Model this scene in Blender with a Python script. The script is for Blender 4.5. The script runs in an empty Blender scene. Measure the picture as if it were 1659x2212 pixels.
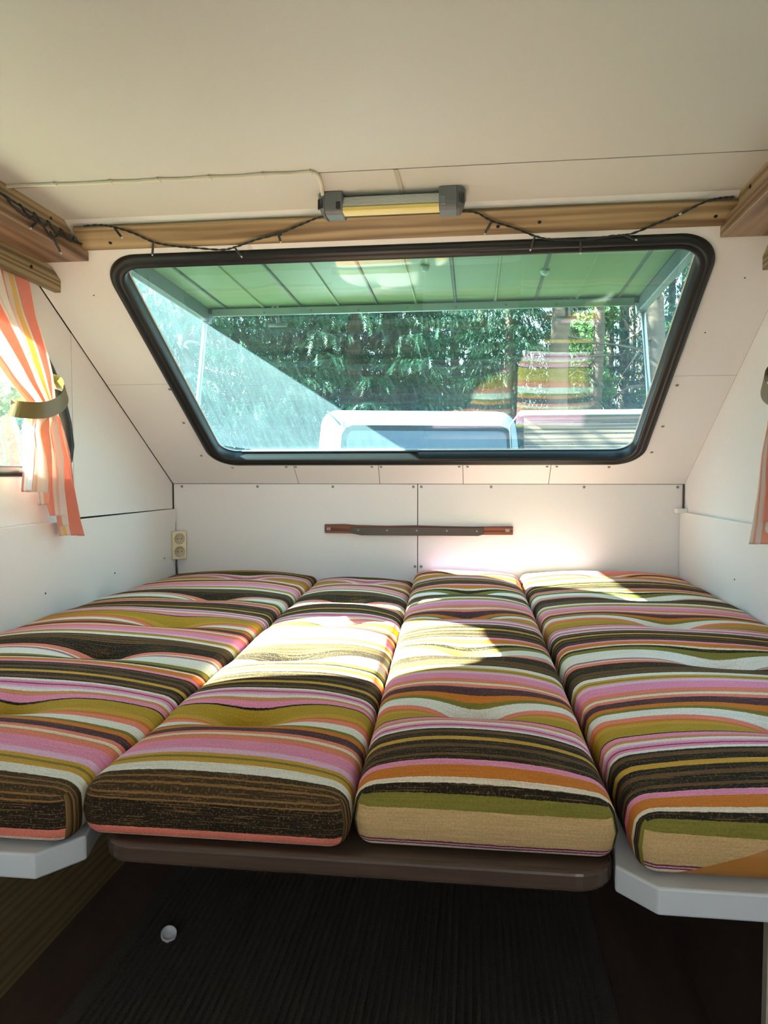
import bpy, bmesh, math, random
from math import sin, cos, pi, sqrt, exp, radians
from mathutils import Vector, Matrix
from mathutils.geometry import tessellate_polygon

scene = bpy.context.scene
COL = scene.collection
random.seed(7)
H = 0.87            # eye height above the caravan floor; coordinates below are written relative to the eye

# ------------------------------------------------------------------ camera
cam_d = bpy.data.cameras.new('camera')
cam_d.sensor_fit = 'HORIZONTAL'
cam_d.sensor_width = 36.0
cam_d.lens = 1600.0 * 36.0 / 1659.0
cam_d.clip_start = 0.02
cam_d.clip_end = 300
cam = bpy.data.objects.new('camera', cam_d)
COL.objects.link(cam)
PITCH, YAW = radians(2.7195), radians(6.9585)
fw = Vector((-sin(YAW) * cos(PITCH), cos(YAW) * cos(PITCH), -sin(PITCH)))
rt = Vector((cos(YAW), sin(YAW), 0))
up = rt.cross(fw)
m = Matrix((rt, up, -fw)).transposed().to_4x4()
m.translation = Vector((0.22, -2.89, H))
cam.matrix_world = m
scene.camera = cam

# ------------------------------------------------------------------ world, sun, exposure
W = bpy.data.worlds.new('sky')
scene.world = W
W.use_nodes = True
wn = W.node_tree
wn.nodes.clear()
wo = wn.nodes.new('ShaderNodeOutputWorld')
wb = wn.nodes.new('ShaderNodeBackground')
wt = wn.nodes.new('ShaderNodeTexCoord')
ws = wn.nodes.new('ShaderNodeSeparateXYZ')
wr = wn.nodes.new('ShaderNodeValToRGB')
wr.color_ramp.elements[0].position = 0.0
wr.color_ramp.elements[0].color = (0.92, 0.96, 1.0, 1)
wr.color_ramp.elements[1].position = 0.8
wr.color_ramp.elements[1].color = (0.50, 0.68, 1.0, 1)
wn.links.new(wt.outputs['Generated'], ws.inputs[0])
wn.links.new(ws.outputs['Z'], wr.inputs[0])
wn.links.new(wr.outputs[0], wb.inputs[0])
wb.inputs[1].default_value = 9.0
wn.links.new(wb.outputs[0], wo.inputs[0])

sun_d = bpy.data.lights.new('sun', 'SUN')
sun_d.energy = 130.0
sun_d.color = (1.0, 0.965, 0.92)
sun_d.angle = radians(0.6)
sun = bpy.data.objects.new('sun', sun_d)
COL.objects.link(sun)
SUN_DIR = Vector((1.0, 0.20, -0.64)).normalized()
sun.rotation_euler = SUN_DIR.to_track_quat('-Z', 'Y').to_euler()
sun.location = (-6, -2, 5)

vs = scene.view_settings
vs.view_transform = 'Standard'
vs.look = 'None'
vs.exposure = -0.08
vs.gamma = 1.0
vs.use_curve_mapping = False
scene.cycles.max_bounces = 8
scene.cycles.transparent_max_bounces = 10

# ------------------------------------------------------------------ materials
def lin(c):
    c = c / 255.0
    return c / 12.92 if c <= 0.04045 else ((c + 0.055) / 1.055) ** 2.4

def rgb(r, g, b):
    return (lin(r), lin(g), lin(b), 1.0)

class NT:
    def __init__(s, name):
        s.m = bpy.data.materials.new(name)
        s.m.use_nodes = True
        s.t = s.m.node_tree
        s.t.nodes.clear()
        s.out = s.n('ShaderNodeOutputMaterial')
    def n(s, ty, **kw):
        o = s.t.nodes.new(ty)
        for k, v in kw.items():
            setattr(o, k, v)
        return o
    def l(s, a, b):
        s.t.links.new(a, b)
    def math(s, op, a, b=None, c=None):
        o = s.n('ShaderNodeMath', operation=op)
        for i, v in enumerate((a, b, c)):
            if v is None:
                continue
            if isinstance(v, (int, float)):
                o.inputs[i].default_value = v
            else:
                s.l(v, o.inputs[i])
        return o.outputs[0]
    def mix(s, fac, a, b, blend='MIX'):
        o = s.n('ShaderNodeMix', data_type='RGBA', blend_type=blend)
        for i, v in ((0, fac), (6, a), (7, b)):
            if isinstance(v, (int, float)):
                o.inputs[i].default_value = v
            elif isinstance(v, tuple):
                o.inputs[i].default_value = v
            else:
                s.l(v, o.inputs[i])
        return o.outputs[2]
    def coords(s, kind='Object', scale=(1, 1, 1)):
        tc = s.n('ShaderNodeTexCoord')
        mp = s.n('ShaderNodeMapping')
        mp.inputs['Scale'].default_value = scale
        s.l(tc.outputs[kind], mp.inputs[0])
        return mp.outputs[0]
    def noise(s, vec, scale=5.0, detail=2.0, rough=0.5):
        o = s.n('ShaderNodeTexNoise')
        o.inputs['Scale'].default_value = scale
        o.inputs['Detail'].default_value = detail
        o.inputs['Roughness'].default_value = rough
        s.l(vec, o.inputs['Vector'])
        return o.outputs['Fac']
    def ramp(s, fac, stops, interp='LINEAR'):
        o = s.n('ShaderNodeValToRGB')
        e = o.color_ramp.elements
        o.color_ramp.interpolation = interp
        while len(e) < len(stops):
            e.new(0.5)
        for i, (p, c) in enumerate(stops):
            e[i].position = p
            e[i].color = c
        s.l(fac, o.inputs[0])
        return o.outputs[0]
    def bsdf(s, col, rough=0.6, metal=0.0, spec=0.5, bump=None, bstr=0.2, bdist=0.002, **kw):
        b = s.n('ShaderNodeBsdfPrincipled')
        if isinstance(col, tuple):
            b.inputs['Base Color'].default_value = col
        else:
            s.l(col, b.inputs['Base Color'])
        if isinstance(rough, (int, float)):
            b.inputs['Roughness'].default_value = rough
        else:
            s.l(rough, b.inputs['Roughness'])
        b.inputs['Metallic'].default_value = metal
        b.inputs['Specular IOR Level'].default_value = spec
        for k, v in kw.items():
            b.inputs[k].default_value = v
        if bump is not None:
            bp = s.n('ShaderNodeBump')
            bp.inputs['Strength'].default_value = bstr
            bp.inputs['Distance'].default_value = bdist
            s.l(bump, bp.inputs['Height'])
            s.l(bp.outputs[0], b.inputs['Normal'])
        return b.outputs[0]
    def done(s, sh):
        s.l(sh, s.out.inputs['Surface'])
        return s.m

def plain(name, col, rough=0.6, metal=0.0, spec=0.5, var=0.08, nscale=20.0, bstr=0.0):
    t = NT(name)
    v = t.coords()
    nz = t.noise(v, nscale, 3.0)
    dark = tuple(c * (1 - var) for c in col[:3]) + (1,)
    lite = tuple(min(1, c * (1 + var)) for c in col[:3]) + (1,)
    c = t.mix(nz, dark, lite)
    return t.done(t.bsdf(c, rough, metal, spec, bump=nz if bstr else None, bstr=bstr))

def wall_mat(name, col, rough=0.45):
    t = NT(name)
    v = t.coords()
    big = t.noise(v, 2.2, 3.0)
    fine = t.noise(t.coords(scale=(1, 1, 0.25)), 260.0, 2.0)
    c = t.mix(big, tuple(x * 0.95 for x in col[:3]) + (1,), col)
    c = t.mix(t.math('MULTIPLY', fine, 0.10), c, rgb(150, 140, 125))
    return t.done(t.bsdf(c, rough, spec=0.35, bump=fine, bstr=0.06, bdist=0.0006))

def wood_mat(name, axis, dark, mid, light, rough=0.45, scale=1.0):
    t = NT(name)
    sc = [26.0 * scale] * 3
    sc[axis] = 1.3 * scale
    v = t.coords(scale=tuple(sc))
    nz = t.noise(v, 1.0, 6.0, 0.62)
    sc2 = [160.0 * scale] * 3
    sc2[axis] = 4.0 * scale
    fine = t.noise(t.coords(scale=tuple(sc2)), 1.0, 3.0, 0.6)
    wv = t.n('ShaderNodeTexWave')
    wv.wave_type = 'BANDS'
    wv.bands_direction = 'Z'
    wv.inputs['Scale'].default_value = 0.7
    wv.inputs['Distortion'].default_value = 9.0
    wv.inputs['Detail'].default_value = 2.0
    t.l(v, wv.inputs['Vector'])
    f = t.math('ADD', t.math('MULTIPLY', nz, 0.65), t.math('MULTIPLY', wv.outputs['Fac'], 0.30))
    c = t.ramp(f, [(0.30, dark), (0.47, mid), (0.68, light)])
    c = t.mix(t.math('MULTIPLY', fine, 0.35), c, dark)
    return t.done(t.bsdf(c, rough, spec=0.4, bump=fine, bstr=0.12, bdist=0.001))

M = {}
M['wall'] = wall_mat('white_wall_panel', (0.84, 0.83, 0.825, 1))
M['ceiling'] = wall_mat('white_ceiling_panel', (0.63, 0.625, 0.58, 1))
M['gap'] = plain('dark_gap', rgb(46, 38, 32), 0.9)
M['outer'] = plain('caravan_outer_skin', rgb(205, 205, 200), 0.5)
M['oak'] = wood_mat('oak_board', 0, rgb(104, 82, 56), rgb(152, 127, 92), rgb(182, 158, 120))
M['oak_y'] = wood_mat('oak_board_lengthwise', 1, rgb(98, 78, 54), rgb(146, 122, 88), rgb(176, 152, 114))
M['redwood_y'] = wood_mat('reddish_board', 1, rgb(86, 64, 48), rgb(130, 102, 78), rgb(158, 130, 100))
M['pelmet'] = wood_mat('greenish_board', 1, rgb(92, 78, 52), rgb(140, 122, 86), rgb(170, 150, 110))
M['rubber'] = plain('black_rubber', rgb(20, 21, 22), 0.42, spec=0.4)
M['screw'] = plain('screw_metal', rgb(142, 140, 134), 0.45, metal=0.25)
M['hole'] = plain('screw_hole', rgb(40, 34, 30), 0.9)
M['alu'] = plain('aluminium', rgb(190, 195, 198), 0.32, metal=0.85)
M['zinc'] = plain('dull_grey_metal', rgb(120, 128, 134), 0.5, metal=0.5)
M['reflector'] = plain('ribbed_reflector_metal', rgb(214, 214, 208), 0.35, metal=0.35)
M['white_paint'] = plain('white_gloss_paint', rgb(206, 210, 208), 0.35, var=0.05)
M['cream_paint'] = plain('cream_paint', rgb(190, 182, 158), 0.5, var=0.06)
M['joint'] = plain('grey_joint_strip', rgb(176, 172, 158), 0.5, var=0.04)
M['cream_plastic'] = plain('cream_plastic', rgb(222, 210, 180), 0.4, var=0.03)
M['cream_dark'] = plain('cream_plastic_recess', rgb(186, 174, 146), 0.5, var=0.03)
M['grey_plastic'] = plain('grey_plastic', rgb(98, 100, 102), 0.42, var=0.05)
M['dark_plastic'] = plain('black_plastic', rgb(22, 22, 24), 0.4)
M['yellow_plastic'] = plain('yellowed_diffuser', rgb(226, 204, 118), 0.35, var=0.04)
M['cable'] = plain('white_cable', rgb(216, 210, 192), 0.5, var=0.03)
M['green_wire'] = plain('dark_green_wire', rgb(24, 32, 30), 0.5)
M['led'] = plain('clear_led', rgb(190, 196, 190), 0.15)
M['brass_cloth'] = plain('olive_gold_tieback', rgb(106, 86, 30), 0.38, var=0.12, nscale=30)
M['batten'] = wood_mat('red_brown_batten', 0, rgb(66, 30, 18), rgb(112, 58, 34), rgb(142, 84, 54))
M['batten_dark'] = plain('dark_brown_rail', rgb(66, 54, 46), 0.4, var=0.15)
M['vinyl'] = plain('tan_leatherette', rgb(168, 112, 44), 0.5, var=0.14, nscale=14)
M['clear_plastic'] = plain('pale_plastic', rgb(200, 200, 196), 0.25)

def table_mat():
    t = NT('dark_brown_table_laminate')
    v = t.coords(scale=(2, 40, 40))
    nz = t.noise(v, 3.0, 4.0)
    c = t.mix(nz, rgb(58, 46, 38), rgb(88, 70, 58))
    return t.done(t.bsdf(c, 0.22, spec=0.5))
M['table'] = table_mat()

def floor_mat():
    t = NT('dark_floor')
    v = t.coords(scale=(30, 2, 2))
    nz = t.noise(v, 1.5, 4.0)
    c = t.mix(nz, rgb(62, 48, 42), rgb(96, 76, 64))
    return t.done(t.bsdf(c, 0.4))
M['floor'] = floor_mat()
M['bench_wood'] = wood_mat('olive_brown_plywood', 1, rgb(104, 88, 58), rgb(128, 110, 74), rgb(146, 126, 88), rough=0.35)

def carpet_mat():
    t = NT('ribbed_charcoal_carpet')
    v = t.coords()
    nz = t.noise(v, 420.0, 2.0)
    c = t.mix(nz, rgb(40, 37, 33), rgb(98, 90, 80))
    return t.done(t.bsdf(c, 0.95, spec=0.1, bump=nz, bstr=0.5, bdist=0.003))
M['carpet'] = carpet_mat()

def glass_mat(name, tint, haze, refl=1.0):
    t = NT(name)
    fr = t.n('ShaderNodeFresnel')
    fr.inputs['IOR'].default_value = 1.5
    gm = t.n('ShaderNodeNewGeometry')
    face = t.math('SUBTRACT', 1.0, gm.outputs['Backfacing'])      # one reflection per pane, not one per side of the slab
    fac = t.math('MULTIPLY', face, t.math('MINIMUM', t.math('MULTIPLY', fr.outputs[0], refl), 0.9))
    tr = t.n('ShaderNodeBsdfTransparent')
    tr.inputs[0].default_value = tint
    v = t.coords()
    nz = t.noise(v, 1.7, 4.0, 0.65)
    fine = t.noise(t.coords(scale=(60, 4, 4)), 2.0, 3.0)
    hz = t.math('MULTIPLY', t.math('ADD', t.math('MULTIPLY', nz, 0.9), t.math('MULTIPLY', fine, 0.5)), t.math('MULTIPLY', face, haze))
    tl = t.n('ShaderNodeBsdfTranslucent')
    tl.inputs[0].default_value = (0.56, 0.84, 0.92, 1)
    df = t.n('ShaderNodeBsdfDiffuse')
    df.inputs[0].default_value = (0.56, 0.84, 0.92, 1)
    dirt = t.n('ShaderNodeMixShader')
    dirt.inputs[0].default_value = 0.35
    t.l(tl.outputs[0], dirt.inputs[1])
    t.l(df.outputs[0], dirt.inputs[2])
    mh = t.n('ShaderNodeMixShader')
    t.l(hz, mh.inputs[0])
    t.l(tr.outputs[0], mh.inputs[1])
    t.l(dirt.outputs[0], mh.inputs[2])
    gl = t.n('ShaderNodeBsdfGlossy')
    gl.inputs['Roughness'].default_value = 0.015
    wob = t.n('ShaderNodeBump')
    wob.inputs['Strength'].default_value = 0.06
    wob.inputs['Distance'].default_value = 0.02
    t.l(t.noise(t.coords(), 3.0, 1.0), wob.inputs['Height'])
    t.l(wob.outputs[0], gl.inputs['Normal'])
    mx = t.n('ShaderNodeMixShader')
    t.l(fac, mx.inputs[0])
    t.l(mh.outputs[0], mx.inputs[1])
    t.l(gl.outputs[0], mx.inputs[2])
    return t.done(mx.outputs[0])
M['glass'] = glass_mat('dusty_acrylic_pane', (0.72, 0.90, 0.88, 1), 0.15, 1.5)
M['side_glass'] = glass_mat('side_acrylic_pane', (0.86, 0.96, 0.94, 1), 0.03)

# striped upholstery --------------------------------------------------------
DK, BR, GO, WH, PK = rgb(38, 32, 22), rgb(98, 70, 40), rgb(190, 146, 58), rgb(222, 217, 202), rgb(222, 140, 166)
DP, LI, TA, OL, OR = rgb(140, 60, 90), rgb(222, 176, 200), rgb(202, 134, 88), rgb(170, 138, 42), rgb(196, 116, 44)
SA, GR, PU, CR = rgb(222, 126, 104), rgb(122, 114, 48), rgb(78, 50, 58), rgb(224, 206, 180)
DB, TL = rgb(64, 50, 31), rgb(128, 94, 52)
STRIPES = [  # (start, colour) along the weave, in metres of one raw repeat
    (0, DK), (.008, BR), (.015, DK), (.032, BR), (.043, DK), (.057, GO), (.070, DK), (.086, BR), (.096, DK),
    (.103, WH), (.110, PK), (.118, DP), (.122, PK), (.128, LI), (.133, WH), (.141, TA), (.149, PK), (.163, DK),
    (.166, OL), (.200, GO), (.214, OR), (.224, SA), (.240, WH), (.264, GR), (.273, OR), (.286, PU), (.306, SA),
    (.316, CR), (.326, TA), (.332, SA), (.345, PK), (.379, LI), (.393, GO), (.402, GR), (.407, GO), (.417, WH), (.435, DB), (.4425, TL), (.445, DB),
    (.4515, TL), (.454, DB), (.4625, TL), (.465, DB), (.4705, TL), (.473, DK), (.518, SA), (.534, CR), (.540, PU), (.543, PK), (.546, PU), (.549, WH), (.598, GR), (.615, DK), (.626, CR),
    (.634, OR), (.655, PK)]
RAW = 0.668
PERIOD = 0.735

def fabric_mat(name='striped_upholstery', swap=None):
    t = NT(name)
    stripes = [(p_, swap.get(p_, c_) if swap else c_) for p_, c_ in STRIPES]
    uv = t.n('ShaderNodeUVMap')
    uv.uv_map = 'UVMap'
    sp = t.n('ShaderNodeSeparateXYZ')
    t.l(uv.outputs[0], sp.inputs[0])
    u, v = sp.outputs[0], sp.outputs[1]
    def vec(su, sv):
        cb = t.n('ShaderNodeCombineXYZ')
        t.l(t.math('MULTIPLY', u, su), cb.inputs[0])
        t.l(t.math('MULTIPLY', v, sv), cb.inputs[1])
        return cb.outputs[0]
    wob = t.noise(vec(5, 3), 1.0, 3.0)
    jag = t.noise(vec(110, 60), 1.0, 3.0)
    vv = t.math('ADD', v, t.math('ADD', t.math('MULTIPLY', t.math('SUBTRACT', wob, 0.5), 0.006),
                                 t.math('MULTIPLY', t.math('SUBTRACT', jag, 0.5), 0.003)))
    s = t.math('FRACT', t.math('DIVIDE', vv, PERIOD))
    half = len(stripes) // 2
    cut = stripes[half][0] / RAW
    a = [(p / RAW / cut, c) for p, c in stripes[:half]]
    b = [((p / RAW - cut) / (1 - cut), c) for p, c in stripes[half:]]
    ra = t.ramp(t.math('DIVIDE', s, cut), a, 'CONSTANT')
    rb = t.ramp(t.math('DIVIDE', t.math('SUBTRACT', s, cut), 1 - cut), b, 'CONSTANT')
    c = t.mix(t.math('GREATER_THAN', s, cut), ra, rb)
    bw = t.n('ShaderNodeRGBToBW')
    t.l(c, bw.inputs[0])
    streak = t.noise(vec(14, 520), 1.0, 3.0, 0.6)
    speck = t.noise(vec(330, 240), 1.0, 2.0, 0.7)
    # dark bands are a melange of black and tan yarn
    dark = t.math('LESS_THAN', bw.outputs[0], 0.13)
    mel = t.math('MULTIPLY', dark, t.math('MULTIPLY', t.math('GREATER_THAN', speck, 0.60), 0.55))
    c = t.mix(mel, c, rgb(122, 94, 58))
    st2 = t.math('MULTIPLY', dark, t.math('MULTIPLY', t.math('GREATER_THAN', streak, 0.60), 0.6))
    c = t.mix(st2, c, rgb(128, 94, 54))
    val = t.math('ADD', 0.25, t.math('MULTIPLY', t.math('ADD', streak, speck), 0.76))
    hsv = t.n('ShaderNodeHueSaturation')
    t.l(val, hsv.inputs['Value'])
    hsv.inputs['Saturation'].default_value = 1.0
    t.l(c, hsv.inputs['Color'])
    wv = t.noise(vec(420, 420), 1.0, 1.0)
    hgt = t.math('ADD', wv, t.math('MULTIPLY', streak, 0.8))
    return t.done(t.bsdf(hsv.outputs[0], 0.9, spec=0.15, bump=hgt, bstr=0.45, bdist=0.0015))
M['fabric'] = fabric_mat()
M['fabric_end_shaded'] = fabric_mat('striped_upholstery_shaded_end', {.549: rgb(190, 158, 108)})  # wide white stripe turned tan: the front ends' warm shade put into the colour

def curtain_mat():
    t = NT('striped_curtain_cloth')
    uv = t.n('ShaderNodeUVMap')
    uv.uv_map = 'UVMap'
    sp = t.n('ShaderNodeSeparateXYZ')
    t.l(uv.outputs[0], sp.inputs[0])
    u = t.math('FRACT', t.math('MULTIPLY', sp.outputs[0], 3.0))
    w_, o_, r_, y_ = rgb(240, 234, 226), rgb(244, 164, 130), rgb(238, 138, 114), rgb(236, 200, 100)
    c = t.ramp(u, [(0, w_), (.08, o_), (.30, w_), (.34, o_), (.365, w_), (.42, y_), (.49, w_), (.53, r_), (.76, w_), (.80, rgb(236, 206, 190)), (.83, w_)], 'CONSTANT')
    cb = t.n('ShaderNodeCombineXYZ')
    t.l(t.math('MULTIPLY', sp.outputs[0], 500), cb.inputs[0])
    t.l(t.math('MULTIPLY', sp.outputs[1], 300), cb.inputs[1])
    nz = t.noise(cb.outputs[0], 1.0, 2.0)
    c = t.mix(t.math('MULTIPLY', nz, 0.35), c, w_)
    df = t.bsdf(c, 0.9, spec=0.1, bump=nz, bstr=0.2, bdist=0.001)
    tl = t.n('ShaderNodeBsdfTranslucent')
    t.l(c, tl.inputs[0])
    mx = t.n('ShaderNodeMixShader')
    mx.inputs[0].default_value = 0.24
    t.l(df, mx.inputs[1])
    t.l(tl.outputs[0], mx.inputs[2])
    return t.done(mx.outputs[0])
M['curtain'] = curtain_mat()

def leaf_mat(name, a, b, tr=0.35):
    t = NT(name)
    nz = t.noise(t.coords(), 3.0, 3.0)
    inf = t.n('ShaderNodeObjectInfo')
    c = t.mix(nz, a, b)
    c = t.mix(t.math('MULTIPLY', inf.outputs['Random'], 0.3), c, tuple(x * 0.6 for x in a[:3]) + (1,))
    df = t.bsdf(c, 0.55, spec=0.3)
    tl = t.n('ShaderNodeBsdfTranslucent')
    t.l(c, tl.inputs[0])
    mx = t.n('ShaderNodeMixShader')
    mx.inputs[0].default_value = tr
    t.l(df, mx.inputs[1])
    t.l(tl.outputs[0], mx.inputs[2])
    return t.done(mx.outputs[0])
M['needles'] = leaf_mat('spruce_needles', rgb(15, 42, 29), rgb(44, 82, 54), 0.3)
M['leaves'] = leaf_mat('bush_leaves', rgb(60, 96, 52), rgb(112, 144, 82), 0.4)
M['bark'] = plain('pine_bark', rgb(96, 76, 62), 0.9, var=0.35, nscale=9, bstr=0.6)
M['grass'] = plain('dry_grass', rgb(112, 112, 84), 0.95, var=0.3, nscale=3)
M['hatch_green'] = plain('pale_green_hatch_lining', rgb(122, 140, 94), 0.45, var=0.06)
M['rib'] = plain('grey_green_rib', rgb(62, 78, 64), 0.5)
M['knob'] = plain('pale_rubber_knob', rgb(214, 222, 214), 0.3)
M['canvas'] = plain('white_canvas_top', rgb(122, 130, 140), 0.7, var=0.04)
M['car_paint'] = plain('white_car_paint', rgb(214, 218, 220), 0.3)
M['tyre'] = plain('tyre_rubber', rgb(28, 28, 28), 0.8)
M['car_glass'] = plain('car_window_film', rgb(70, 80, 98), 0.2, var=0.2, nscale=3, spec=0.2)
M['car_seal'] = plain('grey_window_border', rgb(20, 24, 28), 0.7, spec=0.15)
M['plank'] = wood_mat('weathered_plank', 0, rgb(62, 46, 38), rgb(112, 86, 70), rgb(150, 120, 98), rough=0.8, scale=0.4)
M['coping'] = plain('pale_metal_coping', rgb(206, 220, 226), 0.4)
M['red_lamp'] = plain('red_lens', rgb(150, 30, 26), 0.2)

# ------------------------------------------------------------------ mesh helpers (coordinates relative to eye height; H is added once here)
def finish(name, verts, faces, mat, parent=None, smooth=False, add_h=True):
    off = Vector(parent.location) if parent is not None else Vector((0, 0, 0))
    if parent is not None and parent.parent is not None:
        off = off + Vector(parent.parent.location)
    hz = Vector((0, 0, H if add_h else 0))
    me = bpy.data.meshes.new(name)
    me.from_pydata([tuple(Vector(v) + hz - off) for v in verts], [], faces)
    me.update()
    me.materials.append(mat)
    if smooth:
        me.polygons.foreach_set('use_smooth', [True] * len(me.polygons))
    o = bpy.data.objects.new(name, me)
    COL.objects.link(o)
    if parent is not None:
        o.parent = parent
    return o

def fix_normals(o):
    bm = bmesh.new()
    bm.from_mesh(o.data)
    bmesh.ops.recalc_face_normals(bm, faces=bm.faces)
    bm.to_mesh(o.data)
    bm.free()
    return o

def tag(o, label=None, cat=None, group=None, kind=None):
    if label: o['label'] = label
    if cat: o['category'] = cat
    if group: o['group'] = group
    if kind: o['kind'] = kind
    return o

def empty(name, loc):
    o = bpy.data.objects.new(name, None)
    o.empty_display_size = 0.1
    COL.objects.link(o)
    o.location = (loc[0], loc[1], loc[2] + H)
    return o

def box(name, lo, hi, mat, parent=None, bevel=0.0, seg=2):
    (x0, y0, z0), (x1, y1, z1) = lo, hi
    vs_ = [(x0, y0, z0), (x1, y0, z0), (x1, y1, z0), (x0, y1, z0), (x0, y0, z1), (x1, y0, z1), (x1, y1, z1), (x0, y1, z1)]
    fs = [(0, 3, 2, 1), (4, 5, 6, 7), (0, 1, 5, 4), (1, 2, 6, 5), (2, 3, 7, 6), (3, 0, 4, 7)]
    o = finish(name, vs_, fs, mat, parent)
    if bevel:
        bm = bmesh.new()
        bm.from_mesh(o.data)
        bmesh.ops.bevel(bm, geom=bm.edges[:], offset=bevel, segments=seg, affect='EDGES', profile=0.5)
        bm.to_mesh(o.data)
        bm.free()
    return o

def bevel_mesh(o, w, seg=2, ang=0.6):
    bm = bmesh.new()
    bm.from_mesh(o.data)
    es = [e for e in bm.edges if len(e.link_faces) == 2 and e.calc_face_angle(0) > ang]
    bmesh.ops.bevel(bm, geom=es, offset=w, segments=seg, affect='EDGES', profile=0.5)
    bm.to_mesh(o.data)
    bm.free()
    return o

def plate(name, loops, f, t, mat, parent=None, bevel=0):
    """loops: outer loop then holes, 2-D; f(a, b, depth) -> 3-D; slab between depth 0 and t"""
    tri = tessellate_polygon([[Vector((a, b, 0)) for a, b in lp] for lp in loops])
    flat = [p for lp in loops for p in lp]
    n = len(flat)
    verts = [f(a, b, 0) for a, b in flat] + [f(a, b, t) for a, b in flat]
    faces = [tuple(x) for x in tri] + [tuple(n + i for i in reversed(x)) for x in tri]
    k = 0
    for lp in loops:
        for i in range(len(lp)):
            j = (i + 1) % len(lp)
            faces.append((k + i, k + j, n + k + j, n + k + i))
        k += len(lp)
    return fix_normals(finish(name, verts, faces, mat, parent))

def round_loop(pts, r, seg=8):
    """round the corners of a polygon; r number or list"""
    out = []
    n = len(pts)
    for i in range(n):
        p0, p1, p2 = Vector(pts[i - 1]), Vector(pts[i]), Vector(pts[(i + 1) % n])
        rr = r[i] if isinstance(r, (list, tuple)) else r
        a, b = (p0 - p1).normalized(), (p2 - p1).normalized()
        if rr <= 0:
            out.append(tuple(p1)); continue
        ang = a.angle(b)
        d = rr / math.tan(ang / 2)
        c = p1 + (a + b).normalized() * (rr / sin(ang / 2))
        s, e = p1 + a * d, p1 + b * d
        a0 = math.atan2(s.y - c.y, s.x - c.x)
        a1 = math.atan2(e.y - c.y, e.x - c.x)
        da = (a1 - a0 + pi) % (2 * pi) - pi
        for k in range(seg + 1):
            t = a0 + da * k / seg
            out.append((c.x + rr * cos(t), c.y + rr * sin(t)))
    return out

def sweep_loop(name, path, prof, f, mat, parent=None, smooth=True):
    """closed 2-D path; prof: list of (offset outwards, depth); f(a,b,depth)"""
    n = len(path)
    area = sum(path[i][0] * path[(i + 1) % n][1] - path[(i + 1) % n][0] * path[i][1] for i in range(n))
    sgn = 1 if area > 0 else -1
    verts, faces = [], []
    for i in range(n):
        a, b = Vector(path[i - 1]), Vector(path[(i + 1) % n])
        d = (b - a).normalized()
        nx, ny = d.y * sgn, -d.x * sgn
        for o, h in prof:
            verts.append(f(path[i][0] + nx * o, path[i][1] + ny * o, h))
    k = len(prof)
    for i in range(n):
        j = (i + 1) % n
        for q in range(k):
            r = (q + 1) % k
            faces.append((i * k + q, i * k + r, j * k + r, j * k + q))
    return fix_normals(finish(name, verts, faces, mat, parent, smooth))

def tube_data(pts, rad, seg=8, closed=False):
    pts = [Vector(p) for p in pts]
    n = len(pts)
    verts, faces = [], []
    ref = Vector((0.123, 0.31, 0.94)).normalized()
    for i, p in enumerate(pts):
        d = (pts[min(i + 1, n - 1)] - pts[max(i - 1, 0)]).normalized()
        a = d.cross(ref)
        if a.length < 1e-3:
            a = d.cross(Vector((1, 0, 0)))
        a.normalize()
        b = d.cross(a)
        r = rad[i] if isinstance(rad, (list, tuple)) else rad
        for k in range(seg):
            t = 2 * pi * k / seg
            verts.append(p + a * (r * cos(t)) + b * (r * sin(t)))
    for i in range(n - 1):
        for k in range(seg):
            q = (k + 1) % seg
            faces.append((i * seg + k, i * seg + q, (i + 1) * seg + q, (i + 1) * seg + k))
    faces.append(tuple(reversed(range(seg))))
    faces.append(tuple((n - 1) * seg + k for k in range(seg)))
    return verts, faces

def tube(name, pts, rad, mat, parent=None, seg=8):
    v, f = tube_data(pts, rad, seg)
    return fix_normals(finish(name, v, f, mat, parent, True))

def lathe_data(prof, origin, axis, seg=16):
    """prof: (radius, height) pairs along axis"""
    ax = Vector(axis).normalized()
    a = ax.orthogonal().normalized()
    b = ax.cross(a)
    o = Vector(origin)
    verts, faces = [], []
    for r, h in prof:
        for k in range(seg):
            t = 2 * pi * k / seg
            verts.append(o + ax * h + a * (r * cos(t)) + b * (r * sin(t)))
    for i in range(len(prof) - 1):
        for k in range(seg):
            q = (k + 1) % seg
            faces.append((i * seg + k, i * seg + q, (i + 1) * seg + q, (i + 1) * seg + k))
    faces.append(tuple(range(seg)))
    faces.append(tuple((len(prof) - 1) * seg + k for k in range(seg)))
    return verts, faces

def lathe(name, prof, origin, axis, mat, parent=None, seg=16, smooth=True):
    v, f = lathe_data(prof, origin, axis, seg)
    return fix_normals(finish(name, v, f, mat, parent, smooth))

def smooth_path(pts, sub=6):
    """Catmull-Rom through points"""
    P = [Vector(p) for p in pts]
    out = []
    for i in range(len(P) - 1):
        p0, p1, p2, p3 = P[max(i - 1, 0)], P[i], P[i + 1], P[min(i + 2, len(P) - 1)]
        for k in range(sub):
            t = k / sub
            out.append(0.5 * ((2 * p1) + (p2 - p0) * t + (2 * p0 - 5 * p1 + 4 * p2 - p3) * t * t + (3 * p1 - p0 - 3 * p2 + p3) * t ** 3))
    out.append(P[-1])
    return out

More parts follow.
